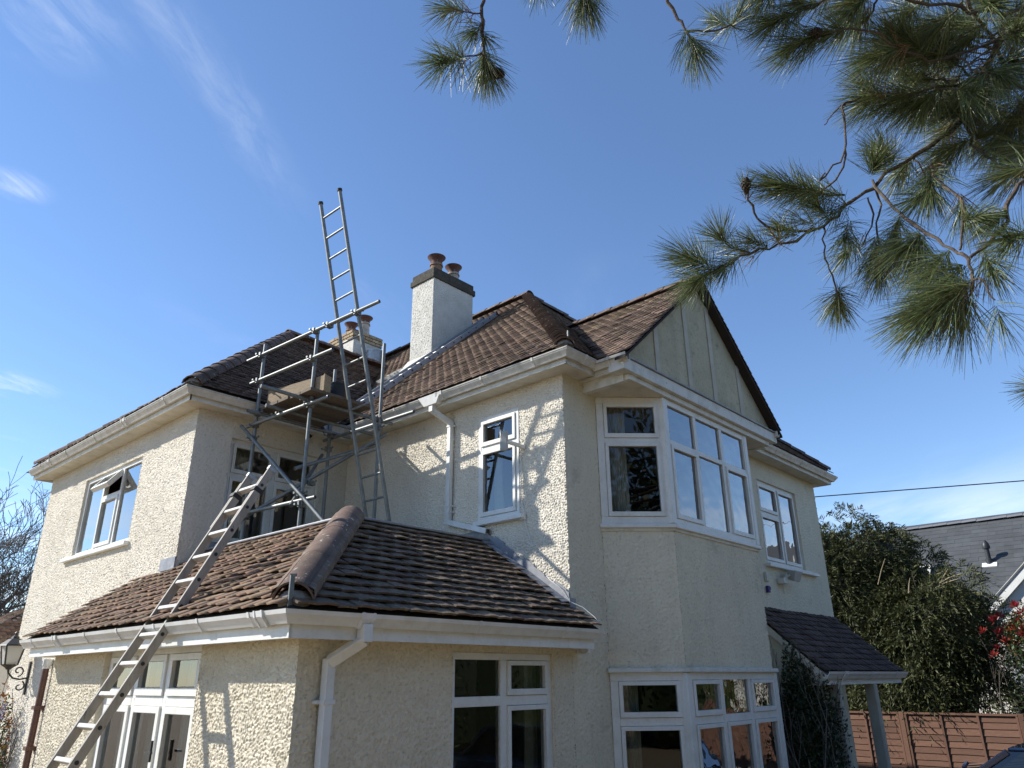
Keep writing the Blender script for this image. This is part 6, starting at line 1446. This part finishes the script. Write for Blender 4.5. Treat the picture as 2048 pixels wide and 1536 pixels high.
TU = [
((-5.157,-3.666,3.799),(-5.173,-3.571,3.883),120,0.15),
((-5.126,-3.624,3.64),(-5.239,-3.622,3.534),190,0.16),
((-5.055,-3.642,3.716),(-4.999,-3.611,3.684),230,0.16),
((-5.077,-3.658,3.783),(-5.062,-3.664,3.738),40,0.11),
((-5.085,-3.667,3.794),(-5.106,-3.64,3.759),60,0.12),
((-4.842,-3.949,4.014),(-4.792,-3.922,3.951),240,0.17),
((-4.94,-3.814,4.077),(-4.954,-3.835,3.966),130,0.15),
((-4.524,-4.19,3.801),(-4.492,-4.192,3.756),130,0.17),
((-4.546,-4.184,3.818),(-4.549,-4.19,3.762),40,0.16),
((-4.392,-4.307,3.864),(-4.342,-4.21,4.017),150,0.13),
((-4.398,-4.294,3.866),(-4.397,-4.338,3.896),60,0.13),
((-4.192,-4.544,3.809),(-4.227,-4.452,3.794),220,0.19),
((-4.121,-4.63,3.827),(-4.159,-4.553,3.829),160,0.17),
((-4.242,-4.506,3.922),(-4.286,-4.414,3.892),200,0.18),
((-4.179,-4.599,3.952),(-4.254,-4.513,3.931),160,0.17),
((-4.329,-4.478,3.997),(-4.346,-4.403,3.965),130,0.18),
((-4.061,-4.127,3.363),(-4.067,-4.137,3.419),50,0.1),
((-3.926,-4.364,3.338),(-4.024,-4.224,3.394),330,0.17),
((-3.824,-4.425,3.357),(-3.847,-4.286,3.422),160,0.17),
((-3.768,-4.515,3.432),(-3.792,-4.55,3.46),190,0.15),
((-3.997,-3.988,3.241),(-4.02,-3.981,3.274),110,0.16),
((-3.934,-4.059,3.19),(-3.927,-3.967,3.271),90,0.15),
((-4.036,-3.949,3.116),(-4.091,-3.864,3.192),230,0.19),
((-4.053,-3.945,3.099),(-4.096,-3.876,3.063),150,0.17),
((-3.989,-4.039,3.165),(-4.01,-3.958,3.124),120,0.14),
((-3.903,-4.174,3.209),(-3.897,-4.167,3.249),40,0.13),
((-3.749,-4.313,3.014),(-3.638,-4.272,2.99),230,0.17),
((-3.936,-4.77,2.774),(-3.948,-4.622,2.717),420,0.23),
((-3.915,-4.771,2.801),(-3.924,-4.67,2.761),260,0.22),
((-3.924,-4.759,2.746),(-3.856,-4.708,2.698),110,0.22),
((-3.95,-4.821,2.695),(-3.966,-4.821,2.619),40,0.18),
((-3.698,-4.474,3.208),(-3.676,-4.445,3.127),150,0.19),
((-3.714,-4.43,3.219),(-3.667,-4.34,3.187),90,0.17),
((-3.83,-4.647,3.089),(-3.765,-4.597,3.014),190,0.18),
((-3.862,-4.725,2.958),(-3.844,-4.648,2.908),170,0.2),
((-3.788,-4.588,3.202),(-3.733,-4.546,3.159),120,0.16),
((-3.83,-4.952,2.936),(-3.965,-4.892,2.881),190,0.17),
((-3.671,-5,3.276),(-3.627,-4.919,3.296),200,0.19),
((-3.852,-4.782,3.058),(-3.887,-4.835,3.033),80,0.13),
((-3.748,-4.716,3.362),(-3.779,-4.702,3.251),190,0.19),
((-3.845,-4.792,3.15),(-3.804,-4.781,3.104),90,0.16),
((-3.865,-4.648,3.687),(-3.85,-4.582,3.71),180,0.2),
((-3.744,-4.764,3.717),(-3.786,-4.647,3.712),230,0.22),
((-3.691,-4.843,3.74),(-3.724,-4.714,3.675),200,0.21),
((-3.94,-4.745,3.796),(-3.955,-4.642,3.797),210,0.19),
((-3.817,-4.802,3.813),(-3.904,-4.755,3.906),170,0.18),
((-3.87,-4.632,3.69),(-3.866,-4.582,3.787),120,0.16),
((-3.627,-4.659,3.533),(-3.58,-4.585,3.513),150,0.17),
((-3.557,-4.842,2.5),(-3.551,-4.824,2.509),60,0.12),
((-3.584,-4.991,3.514),(-3.517,-4.911,3.507),170,0.18),
((-3.559,-4.862,3.557),(-3.564,-4.77,3.533),160,0.18),
((-3.826,-4.311,3.254),(-3.906,-4.266,3.27),60,0.15),
((-3.843,-4.236,3.245),(-3.864,-4.17,3.3),110,0.14),
((-3.91,-4.134,3.197),(-3.934,-4.067,3.252),110,0.14),
((-3.783,-4.341,3.296),(-3.844,-4.316,3.36),130,0.15),
((-3.673,-4.591,3.494),(-3.753,-4.566,3.534),150,0.16),
((-3.818,-4.656,3.07),(-3.81,-4.566,3.05),170,0.18),
((-3.756,-4.407,3.28),(-3.834,-4.395,3.156),120,0.15),
((-3.744,-4.52,3.099),(-3.691,-4.458,3.049),150,0.17),
((-3.875,-4.758,2.88),(-3.849,-4.687,2.861),170,0.19),
((-3.839,-4.813,2.931),(-3.876,-4.827,2.823),130,0.17),
((-3.834,-4.911,3.047),(-3.827,-4.862,3.034),120,0.15),
((-3.709,-4.706,3.297),(-3.753,-4.642,3.261),130,0.16),
((-3.575,-4.781,3.569),(-3.512,-4.701,3.528),140,0.17),
((-3.782,-4.425,3.328),(-3.876,-4.381,3.266),80,0.15),
((-3.649,-4.996,3.779),(-3.665,-4.92,3.72),160,0.18),
((-3.867,-4.924,3.886),(-3.836,-4.841,3.897),180,0.19),
((-3.738,-5.022,3.892),(-3.678,-4.927,3.907),170,0.19),
((-3.645,-5.077,3.776),(-3.695,-5.012,3.662),170,0.19),
((-4.093,-4.716,3.959),(-4.103,-4.64,3.92),170,0.18),
((-3.633,-5.046,3.589),(-3.58,-4.996,3.537),150,0.18),
((-4.027,-4.695,3.964),(-3.966,-4.63,3.976),152,0.192),
((-3.566,-5.109,3.463),(-3.568,-5.062,3.517),159,0.177),
((-3.526,-5.06,4.111),(-3.5,-5.021,4.2),184,0.176),
((-3.587,-4.97,3.981),(-3.618,-4.902,4.048),173,0.189),
((-3.772,-4.878,4.13),(-3.713,-4.834,4.198),196,0.195),
((-3.75,-4.831,3.842),(-3.713,-4.779,3.918),150,0.196),
((-3.118,-4.785,3.968),(-3.029,-4.761,4.008),196,0.163),
((-3.768,-4.857,3.812),(-3.759,-4.842,3.846),185,0.179),
((-3.473,-4.723,3.879),(-3.443,-4.646,3.936),145,0.154),
((-3.654,-4.776,3.743),(-3.6,-4.722,3.74),176,0.157),
((-3.864,-4.755,3.825),(-3.842,-4.721,3.871),170,0.197),
((-3.046,-4.817,3.868),(-2.96,-4.808,3.896),162,0.153),
((-3.456,-4.974,4.158),(-3.412,-4.917,4.227),138,0.171),
((-3.488,-5.095,4.023),(-3.397,-5.074,4.059),125,0.165),
((-3.457,-4.79,3.711),(-3.384,-4.74,3.757),147,0.198),
((-3.42,-4.917,3.763),(-3.323,-4.939,3.77),165,0.177),
((-3.542,-4.838,3.695),(-3.569,-4.824,3.697),160,0.181),
((-3.803,-4.962,3.652),(-3.829,-5.005,3.565),173,0.182),
((-3.459,-4.811,4.085),(-3.426,-4.744,4.15),129,0.157),
((-3.766,-4.884,3.975),(-3.716,-4.797,3.978),196,0.183),
((-3.456,-5.058,4.213),(-3.414,-5.036,4.301),167,0.194),
((-3.606,-5.041,3.37),(-3.588,-4.998,3.398),142,0.181),
((-3.636,-5.133,3.908),(-3.601,-5.108,3.907),164,0.187),
((-3.395,-4.782,3.89),(-3.329,-4.727,3.942),177,0.185),
((-3.597,-4.886,3.861),(-3.62,-4.851,3.95),149,0.199),
((-3.916,-4.733,3.839),(-3.903,-4.712,3.899),188,0.18),
((-3.379,-4.888,3.615),(-3.285,-4.919,3.597),161,0.196),
((-3.516,-5.18,4.064),(-3.476,-5.152,4.147),160,0.19),
((-3.54,-5.088,3.689),(-3.494,-5.091,3.711),181,0.191),
((-3.805,-5.025,3.904),(-3.84,-5.05,3.879),160,0.193),
((-3.301,-4.785,3.938),(-3.222,-4.743,3.983),175,0.159),
((-3.495,-5.227,4.068),(-3.441,-5.205,4.145),138,0.17),
((-3.642,-4.767,3.848),(-3.625,-4.706,3.925),161,0.197),
((-3.258,-4.904,3.944),(-3.164,-4.879,3.968),123,0.151),
((-3.642,-5.03,3.735),(-3.666,-5.039,3.714),147,0.183),
((-3.502,-4.775,4.166),(-3.487,-4.704,4.235),137,0.165),
((-3.925,-4.825,3.954),(-3.901,-4.791,3.974),123,0.187),
((-3.428,-4.737,4.169),(-3.397,-4.671,4.236),168,0.188),
((-3.479,-4.873,3.97),(-3.433,-4.808,4.031),178,0.171),
((-3.546,-4.894,4.018),(-3.54,-4.826,4.091),196,0.175),
((-3.335,-5.094,4.169),(-3.258,-5.072,4.229),182,0.156),
((-3.494,-5.062,3.621),(-3.414,-5.036,3.567),144,0.183),
((-3.187,-4.829,4.129),(-3.109,-4.785,4.173),197,0.187),
((-3.54,-4.847,3.62),(-3.551,-4.853,3.623),167,0.169),
((-3.848,-4.747,3.83),(-3.802,-4.7,3.885),179,0.17),
((-3.724,-5.053,3.782),(-3.798,-5.105,3.737),177,0.18),
((-3.556,-4.863,3.538),(-3.559,-4.873,3.543),144,0.153),
((-4.107,-4.675,3.962),(-4.096,-4.659,3.976),171,0.189),
((-3.609,-4.792,3.844),(-3.583,-4.724,3.913),178,0.167),
((-3.47,-4.853,4.141),(-3.44,-4.784,4.207),188,0.17),
((-3.468,-4.873,3.84),(-3.389,-4.828,3.883),176,0.152),
((-3.746,-4.862,3.653),(-3.772,-4.928,3.582),150,0.189)]
CN = [((-4.974,-3.663,3.644),(-5.009,-3.621,3.67)),((-4.227,-4.534,3.799),(-4.192,-4.544,3.809)),((-4.1,-4.15,3.394),(-4.09,-4.143,3.376))]
pine = thing('pine_tree', (-1.2, -9.2, G), 'pine tree whose long needled branches hang in from the top right', 'tree')
mb = MB(); mb.path([(-1.2, -9.2, G), (-1.25, -9.1, 1.5), (-1.1, -9.0, 4.0), (-1.3, -8.8, 7.0), (-1.2, -8.9, 10.0)], [.26, .22, .19, .14, .07], 14); mb.build('trunk', 'bark', pine, smooth=True)
r_ = np.random.default_rng(12)
def wig(pts, rad0, rad1, amp=.010):
    P = [np.array(p, float) for p in pts]; outp = []
    for i, (a, b) in enumerate(zip(P[:-1], P[1:])):
        p0 = P[max(i - 1, 0)]; p3 = P[min(i + 2, len(P) - 1)]
        for t in (0, .25, .5, .75):
            q = .5 * ((2 * a) + (b - p0) * t + (2 * p0 - 5 * a + 4 * b - p3) * t * t + (3 * a - p0 - 3 * b + p3) * t ** 3)
            outp.append(q + r_.normal(size=3) * min(amp, np.linalg.norm(b - a) * .04) * (t > 0))
    outp.append(P[-1]); n = len(outp)
    return outp, [max(.0016, (rad0 + (rad1 - rad0) * i / (n - 1)) * (1 + .12 * r_.normal())) for i in range(n)]
for i, (pts, a, b) in enumerate(BR):
    if i in (0, 3, 5, 16, 20, 23, 26, 27, 28):          # these run on out of the picture to the trunk
        first = np.array(pts[0] if not i == 16 and not i == 8 else pts[-1])
        tr0 = np.array([-1.25, -9.0, 4.6 + (i % 5) * .5]); mid = (first + tr0) / 2 + np.array([0, 0, .35])
        mb = MB(); P_, R_ = wig([tr0, mid * .6 + tr0 * .4, mid * .6 + first * .4, first], .045, max(a, b), .02); mb.path(P_, R_, 8); mb.build('limb', 'bark', pine, smooth=True)
    mb = MB(); P_, R_ = wig(pts, a, b); mb.path(P_, R_, 7); mb.build('branch', 'bark', pine, smooth=True)
def tuft(a, b, n, ln):
    a, b = np.array(a), np.array(b); ax = b - a; L = np.linalg.norm(ax); ax = ax / L
    s1 = unit(np.cross(ax, [0.3, .2, 1.0])); s2 = np.cross(ax, s1)
    t = r_.uniform(0, 1, n) ** .8; ph = r_.uniform(0, 2 * np.pi, n)
    ang = np.radians(r_.normal(58, 13, n) - 34 * t)
    rad = np.cos(ph)[:, None] * s1 + np.sin(ph)[:, None] * s2
    dirn = unit(np.cos(ang)[:, None] * ax + np.sin(ang)[:, None] * rad + np.array([0, 0, -.10]))
    p0 = a + ax * (L * t)[:, None] + rad * .003
    l_ = ln * .88 * r_.uniform(.72, 1.08, n)
    bend = rad * (-.06) + np.array([0, 0, -.05]) + r_.normal(size=(n, 3)) * .04
    p1 = p0 + dirn * (l_ * .5)[:, None]; p2 = p0 + dirn * l_[:, None] + bend * l_[:, None]
    side = unit(np.cross(dirn, r_.normal(size=(n, 3)))); wd = .00105
    v = np.stack([p0 - side * wd, p0 + side * wd, p1 + side * wd, p1 - side * wd, p2 + side * wd * .35, p2 - side * wd * .35], 1).reshape(-1, 3)
    k = np.arange(n)[:, None] * 6
    f = np.concatenate([k + np.array([[0, 1, 2, 3]]), k + np.array([[3, 2, 4, 5]])])
    return v, f
for a, b, n, ln in TU:
    v, f = tuft(a, b, int(n * 1.55), ln)
    tf_ = np_mesh('needle_tuft', v, f, 'needle', pine)
    if r_.random() < .3:            # a few spent needles low on the shoot
        a2 = np.array(a) * 1.35 - np.array(b) * .35; v, f = tuft(a2, a, 16, ln * .8); np_mesh('dead_needles', v, f, 'needle_dead', tf_)
for a, b in CN:
    a, b = Vector(a), Vector(b); ax = (a - b).normalized(); c0 = b.lerp(a, .5); s1 = ax.orthogonal().normalized(); s2 = ax.cross(s1)
    mb = MB(); n = 60
    for i in range(n):
        t = i / n; ph = i * 2.39996; rr_ = .019 * math.sin(math.pi * (.12 + .80 * t)) ; q = c0 + ax * (-.02 + .05 * t)
        rd = s1 * math.cos(ph) + s2 * math.sin(ph); sd2 = ax.cross(rd)
        mb.obox(q + rd * rr_ * .6, rd * rr_ * .45 + ax * .006, sd2 * .0045, (ax * .003 - rd * .001))
    mb.build('cone', 'cone', pine)
